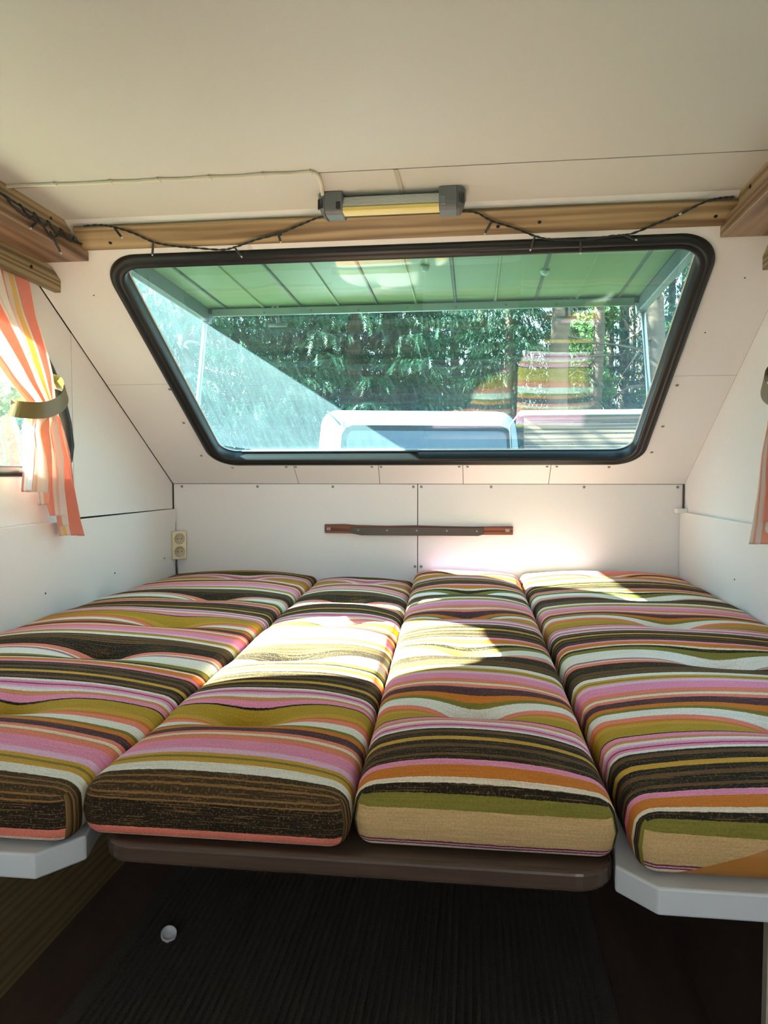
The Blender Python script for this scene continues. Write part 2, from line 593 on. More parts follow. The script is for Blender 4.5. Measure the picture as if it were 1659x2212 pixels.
_screw_mesh = None
def screw(pos, normal, parent, mat_key='screw', r=0.0055, name='screw'):
    """countersunk screw head, shares one mesh"""
    global _screw_mesh
    if _screw_mesh is None:
        v, f = lathe_data([(0.001, 0.12), (0.30, 0.12), (0.36, 0.34), (0.75, 0.42), (1.0, 0.15), (1.0, 0.0)], (0, 0, 0), (0, 0, 1), 12)
        _screw_mesh = {}
        for mk in ('screw', 'hole'):
            me = bpy.data.meshes.new('screw_head')
            me.from_pydata([tuple(x) for x in v], [], f)
            me.materials.append(M[mk])
            _screw_mesh[mk] = me
    o = bpy.data.objects.new(name, _screw_mesh[mat_key])
    COL.objects.link(o)
    off = Vector(parent.location)
    if parent.parent is not None:
        off += Vector(parent.parent.location)
    o.parent = parent
    o.location = Vector(pos) + Vector((0, 0, H)) - off
    o.rotation_euler = Vector(normal).to_track_quat('Z', 'Y').to_euler()
    o.scale = (r, r, r)
    return o

# ------------------------------------------------------------------ geometry of the shell
TA_ = 0.62
CA, SN = 1 / sqrt(1 + TA_ * TA_), TA_ / sqrt(1 + TA_ * TA_)
ZS = -0.028                       # foot of the sloping front wall
ZC = 0.650                        # ceiling
FL = -H                           # floor
YR = -4.3                         # rear wall
def S(x, s, d=0.0):
    """point on the sloping front wall: x across, s up the slope, d into the room"""
    return (x, -s * CA - d * SN, ZS + s * SN - d * CA)
def yslope(z):
    return -(z - ZS) / TA_
S_TOP = (ZC - ZS) / SN

# floor and ceiling
fl = box('floor', (-1.02, YR, FL - 0.03), (1.02, 0.02, FL), M['floor'])
tag(fl, kind='structure')

ceil = empty('ceiling', (0, -1.2, ZC))
tag(ceil, kind='structure')
ycl = yslope(ZC)
YSEAM = -1.30
box('roof_skin', (-1.04, YR - 0.03, ZC + 0.006), (1.04, ycl + 0.03, ZC + 0.04), M['gap'], ceil)
box('ceiling_panel', (-1.0, YSEAM + 0.0015, ZC), (0.0485, ycl, ZC + 0.006), M['ceiling'], ceil)
box('ceiling_panel', (0.0535, YSEAM + 0.0015, ZC), (1.0, ycl, ZC + 0.006), M['ceiling'], ceil)
box('ceiling_panel', (-1.0, YR, ZC - 0.0015), (1.0, YSEAM - 0.006, ZC + 0.006), M['ceiling'], ceil)
box('joint_strip', (0.046, YSEAM - 0.001, ZC - 0.0022), (0.056, ycl, ZC), M['joint'], ceil)

# lower front wall
wf = empty('wall_front', (0, 0, FL))
tag(wf, kind='structure')
box('backing_board', (-1.02, 0.005, FL), (1.02, 0.03, ZS + 0.01), M['gap'], wf)
for x0, x1 in ((-0.995, -0.0015), (0.0015, 0.995)):
    bevel_mesh(box('wall_panel', (x0, 0.0, FL), (x1, 0.005, ZS - 0.0005), M['wall'], wf), 0.0008, 1)
for x in (-.96, -.644, -.337, -.017, .014, .284, .634, .976):
    screw((x, 0, ZS - 0.011), (0, -1, 0), wf)
for x in (-.010, .014):
    screw((x, 0, -.352), (0, -1, 0), wf)

# sloping front wall with its panels
wsl = empty('wall_front_sloped', (0, 0, ZS))
tag(wsl, kind='structure')
WX0, WX1, WS0, WS1, WRAD = -0.782, 0.817, 0.145, 1.170, 0.105      # outer edge of the rubber frame
hole = round_loop([(WX0 + .02, WS0 + .02), (WX1 - .02, WS0 + .02), (WX1 - .02, WS1 - .02), (WX0 + .02, WS1 - .02)], WRAD - .02)
def Sp(x, s, d):
    return S(x, s, -d)             # depth counted outwards
S_SEAM = 0.632
hx0, hx1, hs0, hs1, hr = WX0 + .02, WX1 - .02, WS0 + .02, WS1 - .02, WRAD - .02
def arc(cx, cy, r, a0, a1, n=8):
    return [(cx + r * cos(radians(a0 + (a1 - a0) * i / n)), cy + r * sin(radians(a0 + (a1 - a0) * i / n))) for i in range(n + 1)]
g = 0.0011
XL, XR = -.9958, .9995      # the panels stop just short of the side walls
pieces = [
    [(XL, 0.002), (-.475, 0.002), (-.468, hs0)] + arc(hx0 + hr, hs0 + hr, hr, 270, 180) + [(hx0, S_SEAM - g), (XL, S_SEAM - g)],
    [(-.475 + 2 * g, 0.002), (-.149 - g, 0.002), (-.139 - g, hs0), (-.468 + 2 * g, hs0)],
    [(-.149 + g, 0.002), (.1765 - g, 0.002), (.1765 - g, hs0), (-.139 + g, hs0)],
    [(.1765 + g, 0.002), (.501 - g, 0.002), (.498 - g, hs0), (.1765 + g, hs0)],
    [(.501 + g, 0.002), (XR, 0.002), (XR, S_SEAM - g), (hx1, S_SEAM - g)] + arc(hx1 - hr, hs0 + hr, hr, 360, 270) + [(.498 + g, hs0)],
    [(XL, S_SEAM + g), (hx0, S_SEAM + g)] + arc(hx0 + hr, hs1 - hr, hr, 180, 90) + arc(hx1 - hr, hs1 - hr, hr, 90, 0) + [(hx1, S_SEAM + g), (XR, S_SEAM + g), (XR, S_TOP), (XL, S_TOP)],
]
for pc in pieces:
    plate('slope_panel', [pc], Sp, 0.004, M['wall'], wsl)
plate('slope_backing', [[(-1.02, -.02), (1.02, -.02), (1.02, S_TOP + .05), (-1.02, S_TOP + .05)], hole], lambda a, b, d: Sp(a, b, d + .0045), 0.03, M['gap'], wsl)
nin = (0, -SN, -CA)
for x, s in [(-.788, .605), (-.806, .417), (-.81, .206), (-.713, .121), (-.498, .125), (-.461, .125), (-.166, .125), (-.131, .125), (.163, .125), (.194, .125),
             (.485, .125), (.52, .125), (.707, .121), (.838, .217), (.842, .372), (.838, .588)]:
    screw(S(x, s), nin, wsl)
for x, s in ((-.856, 1.03), (.905, 1.02), (.86, .82)):
    screw(S(x, s), nin, wsl, 'hole', 0.0022, 'nail_hole')

# front window: rubber frame, double acrylic pane
w1 = empty('window_1', S(0.018, WS0))
tag(w1, kind='structure')
path = round_loop([(WX0, WS0), (WX1, WS0), (WX1, WS1), (WX0, WS1)], WRAD, 12)
# offset is measured outwards from the outer edge, so the profile uses negative offsets
sweep_loop('rubber_frame', path, [(0, 0.001), (-.004, .009), (-.014, .013), (-.022, .012), (-.026, .008), (-.031, .012), (-.039, .011), (-.043, .004), (-.044, -.036), (-.012, -.045), (-.004, -.042), (0, -.036)],
           lambda a, b, d: S(a, b, d), M['rubber'], w1)
inner = round_loop([(WX0 + .040, WS0 + .040), (WX1 - .040, WS0 + .040), (WX1 - .040, WS1 - .034), (WX0 + .040, WS1 - .034)], WRAD - .04, 10)
plate('pane', [inner], lambda a, b, d: S(a, b, -.036 - d), 0.004, M['glass'], w1)
sweep_loop('pane_rim', [(a, b) for a, b in inner], [(.002, -.030), (-.006, -.031), (-.006, -.035), (.002, -.035)], lambda a, b, d: S(a, b, d), M['knob'], w1)
plate('frame_insert_strip', [[(-.66, WS0 + .0435), (.012, WS0 + .0435), (.012, WS0 + .051), (-.66, WS0 + .051)]], lambda a, b, d: S(a, b, -.030 + d * .1), 0.05, M['zinc'], w1)

# side walls ------------------------------------------------------------
WIN = [(-1.60, .0), (-.90, .0), (-.84, .004), (-.795, .016), (-.765, .045), (-.752, .095), (-.765, .165), (-.80, .248), (-.852, .316), (-.92, .385), (-.99, .43), (-1.08, .46), (-1.20, .475),
       (-1.60, .475), (-1.68, .46), (-1.72, .42), (-1.73, .36), (-1.73, .11), (-1.72, .05), (-1.68, .015)]
def inset(loop, d):
    n = len(loop)
    area = sum(loop[i][0] * loop[(i + 1) % n][1] - loop[(i + 1) % n][0] * loop[i][1] for i in range(n))
    sg = 1 if area > 0 else -1
    out = []
    for i in range(n):
        a, b = Vector(loop[i - 1]), Vector(loop[(i + 1) % n])
        t = (b - a).normalized()
        out.append((loop[i][0] - t.y * sg * d, loop[i][1] + t.x * sg * d))
    return out
ZP = -0.130
def side_wall(name, sx, shift, rear_holes, win_name):
    w = empty(name, (sx * 1.0, -1.5, FL))
    tag(w, kind='structure')
    win = [(y + shift, z) for y, z in WIN]
    f = lambda a, b, d: (sx * (1.0 + d), a, b)
    hole = inset(win, 0.020)
    ys = -.748
    zs = ZS - TA_ * ys
    if sx < 0:
        plate('side_panel', [[(0.0, ZP + .0015), (0.0, ZS), (ys + .0014, zs), (ys + .0014, ZP + .0045)]], f, .004, M['wall'], w)
        plate('side_panel', [[(ys - .0014, ZP - .006), (ys - .0014, zs), (ycl, ZC), (-2.2, ZC), (-2.2, ZP - .006)], hole], f, .004, M['wall'], w)
    else:
        plate('side_panel', [[(0.0, ZP - .006), (0.0, ZS), (ycl, ZC), (-2.2, ZC), (-2.2, ZP - .006)], hole], f, .004, M['wall'], w)
    fb = lambda a, b, d: (sx * (1.0045 + d), a, b)
    plate('side_backing', [[(0.03, FL), (0.03, ZS + .01), (ycl + .03, ZC + .03), (-2.2, ZC + .03), (-2.2, FL)], hole], fb, .03, M['gap'], w)
    plate('rear_side_panel', [[(-2.2, FL), (-2.2, ZC), (YR, ZC), (YR, FL)]] + rear_holes, f, .03, M['wall'], w)
    # lower lining stands a little proud of the upper one
    fp = lambda a, b, d: (sx * (0.985 + d), a, b)
    lo = plate('lower_side_panel', [[(-.004, FL), (-.004, ZP), (-2.2, ZP - .004), (-2.2, FL)]], fp, .0145, M['wall'], w)
    bevel_mesh(lo, .0012, 1)
    # the window
    wd = empty(win_name, (sx * 1.0, -1.25 + shift, 0.0))
    tag(wd, kind='structure')
    sweep_loop('rubber_frame', win, [(0, -.001), (-.004, -.009), (-.016, -.011), (-.028, -.006), (-.030, .03), (-.004, .042), (0, .036)], f, M['rubber'], wd)
    plate('pane', [inset(win, 0.024)], lambda a, b, d: (sx * (1.018 + d), a, b), .004, M['side_glass'], wd)
    return w
wl = side_wall('wall_left', -1, 0.0, [], 'window_2')
wrt = side_wall('wall_right', 1, -0.22, [], 'window_3')
for y, z in ((-.528, -.325), (-.936, -.33), (-.124, -.319)):
    screw((-.985, y, z), (1, 0, 0), wl, 'hole', 0.0028, 'screw_hole')
screw((.985, -.603, -.303), (-1, 0, 0), wrt, 'hole', 0.0028, 'screw_hole')
# filler at the right corner: small ledge end and a bare wooden batten in the gap
box('corner_batten', (.9935, -.008, ZP), (.999, .0, ZS - .004), M['batten_dark'], wrt)
box('ledge_block', (.962, -.055, ZP - .004), (.999, -.004, ZP + .012), M['wall'], wrt, 0.002)
box('corner_batten', (-.999, -.003, -.47), (-.9962, .0, ZS - .004), M['gap'], wl)

wrear = empty('wall_rear', (0, YR, FL))
tag(wrear, kind='structure')
plate('rear_panel', [[(-1.03, FL), (1.03, FL), (1.03, ZC + .03), (-1.03, ZC + .03)], round_loop([(-.62, -.05), (.62, -.05), (.62, .46), (-.62, .46)], .08)],
      lambda a, b, d: (a, YR - d, b), .03, M['wall'], wrear)

# wooden boards round the top of the walls -------------------------------
t1 = plate('trim_1', [[(-.80, 1.198), (.862, 1.198), (.872, 1.268), (-.80, 1.268)]], lambda a, b, d: S(a, b, d), .014, M['oak'])
bevel_mesh(t1, .0015, 1)
tag(t1, 'oak board running across the front wall above the window', kind='structure')
for x, s in ((-.717, 1.222), (-.266, 1.228), (.273, 1.224), (.371, 1.232), (.775, 1.228)):
    screw(S(x, s, .0145), nin, t1, 'hole', .0045, 'screw_plug')
def side_boards(sx, k, yend):
    def b(n, x0, x1, z0, z1, y1, mat, label):
        o = box('trim_%d' % n, (min(sx * x0, sx * x1), yend, z0), (max(sx * x0, sx * x1), y1, z1), mat, None, .0015, 1)
        tag(o, label, kind='structure')
        return o
    sd = 'left' if sx < 0 else 'right'
    o1 = b(k, .815, .86, .617, ZC, yslope(.650) + .03, M['oak_y'], 'upper oak rail along the top of the %s wall' % sd)
    o2 = b(k + 1, .80, .93, .572, .609, yslope(.609) + .025, M['redwood_y'], 'wide reddish board under the upper rail on the %s wall' % sd)
    o3 = b(k + 2, .926, .945, .512, .572, yslope(.545), M['pelmet'], 'pale curtain board hanging below the rails on the %s wall' % sd)
    b(k + 3, .945, 1.0, .56, ZC, yslope(ZC) + .02, M['gap'], 'dark packing strip behind the rails on the %s wall' % sd)
    screw((sx * .925, yslope(.545) - .14, .545), (-sx, 0, 0), o3, 'hole', .0045, 'knot')
    screw((sx * .814, yslope(.645) - .07, .633), (-sx, 0, 0), o1, 'hole', .004, 'screw_plug')
    return o1, o2, o3
side_boards(-1, 2, -2.3)
side_boards(1, 6, -2.3)

# ------------------------------------------------------------------ bed: benches, table, cushions
ZB = -0.470          # top of the boards that carry the cushions
def bench(sx, label):
    root = empty('storage_bench', (sx * .72, -1.0, FL))
    tag(root, label, 'bench', 'storage benches carrying the bed')
    if sx < 0:
        top = [(-.984, -.006), (-.40, -.006), (-.300, -1.92), (-.284, -1.992), (-.322, -2.046), (-.984, -2.046)]
        xs, xe = -.56, -.60
    else:
        top = [(.984, -.006), (.40, -.006), (.405, -1.90), (.392, -1.985), (.432, -2.03), (.984, -2.03)]
        xs, xe = .60, .575
    o = plate('bench_top', [top], lambda a, b, d: (a, b, ZB - .001 - d), .033, M['white_paint'], root)
    bevel_mesh(o, .003, 2)
    lo, hi = sorted((xs, xs + sx * .015))
    box('side_panel', (lo, -1.955, FL), (hi, -.01, ZB - .0345), M['bench_wood'] if sx < 0 else M['floor'], root)
    lo, hi = sorted((xe, sx * .984))
    box('end_panel', (lo, -1.972, FL), (hi, -1.956, ZB - .035), M['cream_paint'], root, .001, 1)
    if sx > 0:
        screw((.592, -1.972, ZB - .062), (0, -1, 0), root, 'screw', .004)
    return root
bench(-1, 'white-topped plywood storage bench under the leftmost striped cushion')
bench(1, 'white-topped storage bench with cream end panel under the rightmost striped cushion')

tb = empty('folding_table', (.06, -1.0, FL))
tag(tb, 'dark brown laminate table top carrying the two middle cushions', 'table')
tl_ = round_loop([(-.405, -.01), (.392, -.01), (.392, -2.008), (-.262, -2.008)], [.01, .01, .05, .05], 8)
tp = plate('table_top', [tl_], lambda a, b, d: (a, b, ZB - d), .027, M['table'], tb)
bevel_mesh(tp, .006, 3)
tube('table_leg', [(.06, -.75, FL), (.06, -.75, ZB - .03)], .025, M['zinc'], tb, 14)
tube('table_leg', [(.06, -.25, FL), (.06, -.25, ZB - .03)], .025, M['zinc'], tb, 14)

def rounded_cushion(w, L, h, r, nx, ny, nz):
    """surface grid of a rounded box centred at 0: returns verts, faces, face kind"""
    def axis(half, n):
        # more cuts near the rounded ends
        e = [-half + r * (1 - cos(pi / 2 * i / 5)) for i in range(6)]
        mid = [-half + r + (2 * half - 2 * r) * i / n for i in range(1, n)]
        return e + mid + [-v for v in reversed(e)]
    ax, ay = axis(w / 2, nx), axis(L / 2, ny)
    az = [-h / 2 + h * i / nz for i in range(nz + 1)]
    idx, verts, faces, kinds = {}, [], [], []
    def V(x, y, z):
        k = (round(x, 6), round(y, 6), round(z, 6))
        if k not in idx:
            ix = max(-(w / 2 - r), min(w / 2 - r, x))
            iy = max(-(L / 2 - r), min(L / 2 - r, y))
            iz = max(-(h / 2 - min(r, h * .45)), min(h / 2 - min(r, h * .45), z))
            d = Vector((x - ix, y - iy, (z - iz)))
            p = Vector((ix, iy, iz))
            if d.length > 1e-9:
                d.normalize()
                rz = min(r, h * .45)
                p = p + Vector((d.x * r, d.y * r, d.z * rz))
            idx[k] = len(verts)
            verts.append((p, (x, y, z)))
        return idx[k]
    def grid(A, B, fn, kind):
        for i in range(len(A) - 1):
            for j in range(len(B) - 1):
                faces.append((fn(A[i], B[j]), fn(A[i + 1], B[j]), fn(A[i + 1], B[j + 1]), fn(A[i], B[j + 1])))
                kinds.append(kind)
    grid(ax, ay, lambda a, b: V(a, b, h / 2), 'T')
    grid(ay, ax, lambda a, b: V(b, a, -h / 2), 'B')
    grid(ax, az, lambda a, b: V(a, -L / 2, b), 'F')
    grid(az, ax, lambda a, b: V(b, L / 2, a), 'K')
    grid(ay, az, lambda a, b: V(w / 2, a, b), 'R')
    grid(az, ay, lambda a, b: V(-w / 2, b, a), 'L')
    return verts, faces, kinds

def cushion(name_label, xb, xf, zback, zfront, tufts, direction, phase, seed, y_front=-1.985, y_back=-.012, split=None):
    rnd = random.Random(seed)
    root = empty('bed_cushion', ((xb[0] + xb[1] + xf[0] + xf[1]) / 4, (y_front + y_back) / 2, ZB))
    tag(root, name_label, 'cushion', 'striped bed cushions')
    L = y_back - y_front
    yc = (y_front + y_back) / 2
    w = ((xb[1] - xb[0]) + (xf[1] - xf[0])) / 2
    h = 0.100
    r = 0.024
    vv, faces, kinds = rounded_cushion(w, L, h, r, max(16, int(w / .009)), 190, 10)
    ph = [rnd.uniform(0, 6.28) for _ in range(6)]
    out = []
    for p, q in vv:
        x, y, z = p
        Y = yc + y
        t = (Y - y_front) / L
        cx = (xf[0] + xf[1]) / 2 * (1 - t) + (xb[0] + xb[1]) / 2 * t
        ww = (xf[1] - xf[0]) * (1 - t) + (xb[1] - xb[0]) * t
        X = cx + x * ww / w
        topw = max(0.0, min(1.0, (z / h + .5)))
        a = x / (w / 2)
        b = y / (L / 2)
        ztop = zfront * (1 - t) + zback * t
        # the sides bulge a little
        zz = ZB + topw * (ztop - ZB)
        crown = .026 * (1 - abs(a) ** 2.6) * (1 - abs(b) ** 24) - .012
        dz = crown + .0025 * sin(9 * X + 4 * Y + ph[0]) + .002 * sin(21 * Y + ph[1] + 3 * X)
        for (tx, ty, dep) in tufts:
            dx, dy = X - tx, Y - ty
            dz -= dep * (1.0 * exp(-sqrt((dx / .042) ** 2 + (dy / .032) ** 2)) + .22 * exp(-(dx / .12) ** 2 - (dy / .055) ** 2))
        Z = zz + dz * topw ** 1.5
        mid = 1 - abs(2 * topw - 1)
        X += .006 * mid * a * abs(a)
        Yo = Y + .008 * mid * b * abs(b) ** 3
        out.append((X, Yo, Z))
    o = finish('fabric_cover', out, faces, M['fabric'], root, True)
    me = o.data
    uvl = me.uv_layers.new(name='UVMap')
    def uv_of(vi, kind):
        p, q = vv[vi]
        x, y, z = q
        rz = min(r, h * .45)
        e, ez = L / 2 - r, h / 2 - rz
        if kind in 'FK':
            arc_ = r * math.acos(max(-1, min(1, (p.z - ez) / rz))) if p.z > ez else r * pi / 2 + (ez - p.z)
            v = -e - arc_ if kind == 'F' else e + arc_
        elif kind == 'T' and abs(p.y) > e:
            arc_ = r * math.asin(min(1, (abs(p.y) - e) / r))
            v = (e + arc_) * (1 if p.y > 0 else -1)
        else:
            v = y
        return x, v
    for pi_, poly in enumerate(me.polygons):
        for li, vi in zip(poly.loop_indices, poly.vertices):
            x, v = uv_of(vi, kinds[pi_])
            Yv = yc + v
            uvl.data[li].uv = (x + 3.0 + seed, direction * (Yv - phase) + 4 * PERIOD)
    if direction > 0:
        me.materials.append(M['fabric_end_shaded'])
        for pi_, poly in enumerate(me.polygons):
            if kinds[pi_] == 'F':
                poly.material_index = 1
    # sewn-in buttons at the bottom of each tuft
    for (tx, ty, dep) in tufts:
        best = min(range(len(out)), key=lambda i: (out[i][0] - tx) ** 2 + (out[i][1] - ty) ** 2 + (10 if out[i][2] < ZB + .03 else 0))
        bz = out[best][2]
        lathe('tuft_stitch', [(.0005, .0020), (.005, .0018), (.007, .0008), (.0072, -.004)], (out[best][0], out[best][1], bz), (0, 0, 1), M['batten_dark'], root, 10)
    if split is not None:
        # lower part below an oblique seam is leatherette
        co, no = split
        loc = Vector(root.location) - Vector((0, 0, H))
        bm = bmesh.new()
        bm.from_mesh(me)
        bmesh.ops.bisect_plane(bm, geom=bm.verts[:] + bm.edges[:] + bm.faces[:], plane_co=Vector(co) - loc, plane_no=Vector(no), clear_inner=True)
        me2 = me.copy()
        bm2 = bmesh.new()
        bm2.from_mesh(me)
        bmesh.ops.bisect_plane(bm2, geom=bm2.verts[:] + bm2.edges[:] + bm2.faces[:], plane_co=Vector(co) - loc, plane_no=Vector(no), clear_outer=True)
        bm.to_mesh(me); bm.free()
        bm2.to_mesh(me2); bm2.free()
        me2.materials.clear()
        me2.materials.append(M['vinyl'])
        me2.polygons.foreach_set('material_index', [0] * len(me2.polygons))
        v_o = bpy.data.objects.new('leatherette_base', me2)
        COL.objects.link(v_o)
        v_o.parent = root
        v_o['label'] = 'tan leatherette underside'
    return root

T = .060
cushion('wide striped cushion lying against the left wall', (-.982, -.400), (-.982, -.287), -.380, -.388,
        [(-.572, -1.735, T), (-.59, -1.37, T), (-.575, -1.03, T), (-.60, -.65, T), (-.64, -.215, T * .8)], -1, -1.515, 1, y_front=-2.030)
cushion('narrow striped cushion between the left wall cushion and the sunlit middle one, dark front end', (-.388, -.018), (-.283, .062), -.392, -.388,
        [(-.15, -1.72, T * 1.1), (-.178, -1.325, T), (-.155, -.97, T), (-.17, -.62, T), (-.18, -.2, T * .8)], -1, -1.492, 2, y_front=-2.0)
cushion('narrow sunlit striped cushion with cream front end right of the middle', (-.008, .386), (.074, .392), -.360, -.386,
        [(.22, -1.665, T * 1.1), (.208, -1.285, T), (.20, -.91, T), (.202, -.55, T), (.192, -.14, T * .7)], 1, -1.922, 3)
cushion('wide striped cushion against the right wall with tan leatherette end', (.396, .982), (.416, .982), -.358, -.386,
        [(.72, -1.70, T), (.72, -1.33, T), (.715, -.96, T), (.72, -.60, T), (.71, -.15, T * .7)], 1, -1.945, 4, y_front=-2.012,
        split=((.44, -2.0, -.470), (-.38, .12, 1.0)))

# ------------------------------------------------------------------ floor mat and the cap on it
def carpet():
    x0, x1, y0, y1 = -.432, .454, -2.9, -.35
    n = 62
    verts, faces = [], []
    prof = []
    st = (x1 - x0 - .05) / n
    prof.append((x0, .0)); prof.append((x0, .004)); prof.append((x0 + .024, .004))
    for i in range(n):
        a = x0 + .025 + i * st
        prof += [(a + st * .08, .0035), (a + st * .22, .0085), (a + st * .62, .0085), (a + st * .78, .0035)]
    prof.append((x1 - .024, .004)); prof.append((x1, .004)); prof.append((x1, 0))
    for y in (y0, y1):
        for x, z in prof:
            verts.append((x, y, FL + .001 + z))
    k = len(prof)
    for i in range(k - 1):
        faces.append((i, i + 1, k + i + 1, k + i))
    o = finish('carpet_runner', verts, faces, M['carpet'])
    tag(o, 'dark charcoal ribbed carpet runner on the floor under the table', 'carpet')
carpet()
v, f = lathe_data([(.006, .0), (.013, .001), (.0145, .004), (.0145, .012), (.0125, .013), (.0115, .008), (.004, .006)], (-.344, -1.60, FL + .0105), (.25, -.5, .8), 18)
cap = fix_normals(finish('bottle_cap', v, f, M['clear_plastic'], None, True))
tag(cap, 'small pale plastic cap lying on the ribbed carpet', 'cap')

# ------------------------------------------------------------------ socket in the left corner
sk = empty('power_socket', (-.965, -.03, -.335))
tag(sk, 'cream double power socket in the corner of the left and front walls', 'socket')
th = radians(48)
def K(a, b, d):      # a across the face, b up, d out of the wall corner
    return (-.962 + a * cos(th) + d * sin(th) * 1.0, -.034 + a * sin(th) - d * cos(th), b)
o = plate('housing', [[(-.030, -.332), (.030, -.332), (.030, -.219), (-.030, -.219)]], lambda a, b, d: K(a, b, d - .024), .030, M['cream_plastic'], sk)
bevel_mesh(o, .003, 2)
ax = (sin(th), -cos(th), 0)
for zc in (-.249, -.301):
    c0 = K(0, zc, .0062)
    d_ = lathe('socket_well', [(.0225, .0), (.0225, .0012), (.0205, .0014), (.0195, -.0006), (.001, -.0008)], c0, ax, M['cream_dark'], sk, 24)
    for dz in (-.008, .008):
        p = K(dz, zc, .0056)
        lathe('pin_hole', [(.0025, 0), (.0024, .0008)], p, ax, M['dark_plastic'], d_, 8)
tube('socket_cord', smooth_path([(-.985, -.010, -.335), (-.984, -.012, -.36), (-.981, -.012, -.40), (-.982, -.010, -.46)], 4), .0042, M['dark_plastic'], sk, 6)
tube('socket_cord', smooth_path([(-.988, -.008, -.20), (-.988, -.008, -.16), (-.987, -.010, -.219)], 3), .003, M['dark_plastic'], sk, 6)

# ------------------------------------------------------------------ batten on the front wall
bt = empty('wall_batten', (0, 0, -.205))
tag(bt, 'red-brown wooden batten with a dark rail screwed to the front wall', 'batten')
o = plate('wood_strip', [[(-.368, -.222), (-.368, -.188), (-.29, -.187), (-.24, -.190), (-.12, -.192), (.0, -.190), (.10, -.192), (.22, -.193), (.368, -.190), (.368, -.223), (.0, -.226)]], lambda a, b, d: (a, -.001 - d, b), .013, M['batten'], bt)
bevel_mesh(o, .002, 1)
o = plate('dark_rail', [[(-.262, -.222), (-.264, -.197), (.256, -.196), (.256, -.222), (.235, -.228), (-.22, -.229)]], lambda a, b, d: (a, -.014 - d, b), .007, M['batten_dark'], bt)
bevel_mesh(o, .0015, 1)
for x in (-.232, -.118, -.002, .115, .230):
    screw((x, -.0212, -.209), (0, -1, 0), bt, 'screw', .004)
for x in (-.352, .347):
    box('hook_plate', (x - .008, -.0165, -.211), (x + .008, -.0145, -.200), M['screw'], bt)

# ------------------------------------------------------------------ strip lamp on the ceiling
lp = empty('strip_lamp', (.034, -1.14, ZC))
tag(lp, 'grey ceiling strip lamp with ribbed reflector and yellowed cover', 'lamp')
LX0, LX1 = -.083, .137
yl = -1.145
# ribbed aluminium reflector (upper, faces the room) and the yellow diffuser below it
prof = []
nr = 6
for i in range(nr * 2 + 1):
    t = i / (nr * 2)
    y = yl - .034 + .010 * (1 - t)
    z = ZC - .004 - t * .029
    bump_ = .0032 if i % 2 else 0
    prof.append((y - bump_ - t * .012, z))
prof += [(yl + .02, ZC - .033), (yl + .02, ZC - .004)]
def extr_x(name, prof, x0, x1, mat, parent, smooth=False):
    n = len(prof)
    verts = [(x0, y, z) for y, z in prof] + [(x1, y, z) for y, z in prof]
    faces = [(i, (i + 1) % n, n + (i + 1) % n, n + i) for i in range(n)] + [tuple(range(n)), tuple(range(n, 2 * n))]
    return fix_normals(finish(name, verts, faces, mat, parent, smooth))
extr_x('reflector', prof, LX0, LX1, M['reflector'], lp)
extr_x('diffuser', [(yl - .045, ZC - .0335), (yl - .047, ZC - .036), (yl - .046, ZC - .043), (yl - .041, ZC - .0455), (yl - .016, ZC - .0455), (yl - .010, ZC - .040), (yl - .010, ZC - .0335)], LX0, LX1, M['yellow_plastic'], lp)
def endcap(x0, x1, out):
    seg = 8
    R = .031
    yc_, zc_ = yl - .014, ZC - .018
    pr = round_loop([(yc_ + .036, ZC), (yc_ + .036, ZC - .048), (yc_ - .036, ZC - .048), (yc_ - .040, ZC + .0)], [.002, .02, .018, .002], 6)
    o = extr_x('end_cap', pr, min(x0, x1), max(x0, x1), M['grey_plastic'], lp)
    bevel_mesh(o, .0025, 2)
    # rounded outer nose with vent fins
    sx = 1 if out > 0 else -1
    xe = x1 if sx > 0 else x0
    verts, faces = [], []
    n = 10
    for i in range(n + 1):
        a = pi / 2 * i / n
        sc = cos(a)
        for (y, z) in pr:
            verts.append((xe + sx * .019 * sin(a), yc_ + (y - yc_) * max(sc, .02), zc_ + .018 + (z - zc_ - .018) * max(sc, .45)))
    k = len(pr)
    for i in range(n):
        for q in range(k):
            r_ = (q + 1) % k
            faces.append((i * k + q, i * k + r_, (i + 1) * k + r_, (i + 1) * k + q))
    faces.append(tuple(range(n * k, n * k + k)))
    nose = fix_normals(finish('end_nose', verts, faces, M['grey_plastic'], lp, True))
    for j in range(3):
        xx = xe + sx * (.003 + .005 * j)
        box('vent_slot', (xx, yl - .052 + .004 * j, ZC - .036), (xx + sx * .003 if sx > 0 else xx, yl - .046 + .004 * j, ZC - .014), M['dark_plastic'], lp) if sx > 0 else \
            box('vent_slot', (xx - .003, yl - .052 + .004 * j, ZC - .036), (xx, yl - .046 + .004 * j, ZC - .014), M['dark_plastic'], lp)
endcap(-.125, -.083, -1)
endcap(.137, .178, 1)
box('switch', (-.097, yl - .0545, ZC - .041), (-.087, yl - .0495, ZC - .024), M['dark_plastic'], lp, .001, 1)
box('end_grille', (.139, yl - .0535, ZC - .040), (.153, yl - .0490, ZC - .020), M['zinc'], lp, .001, 1)

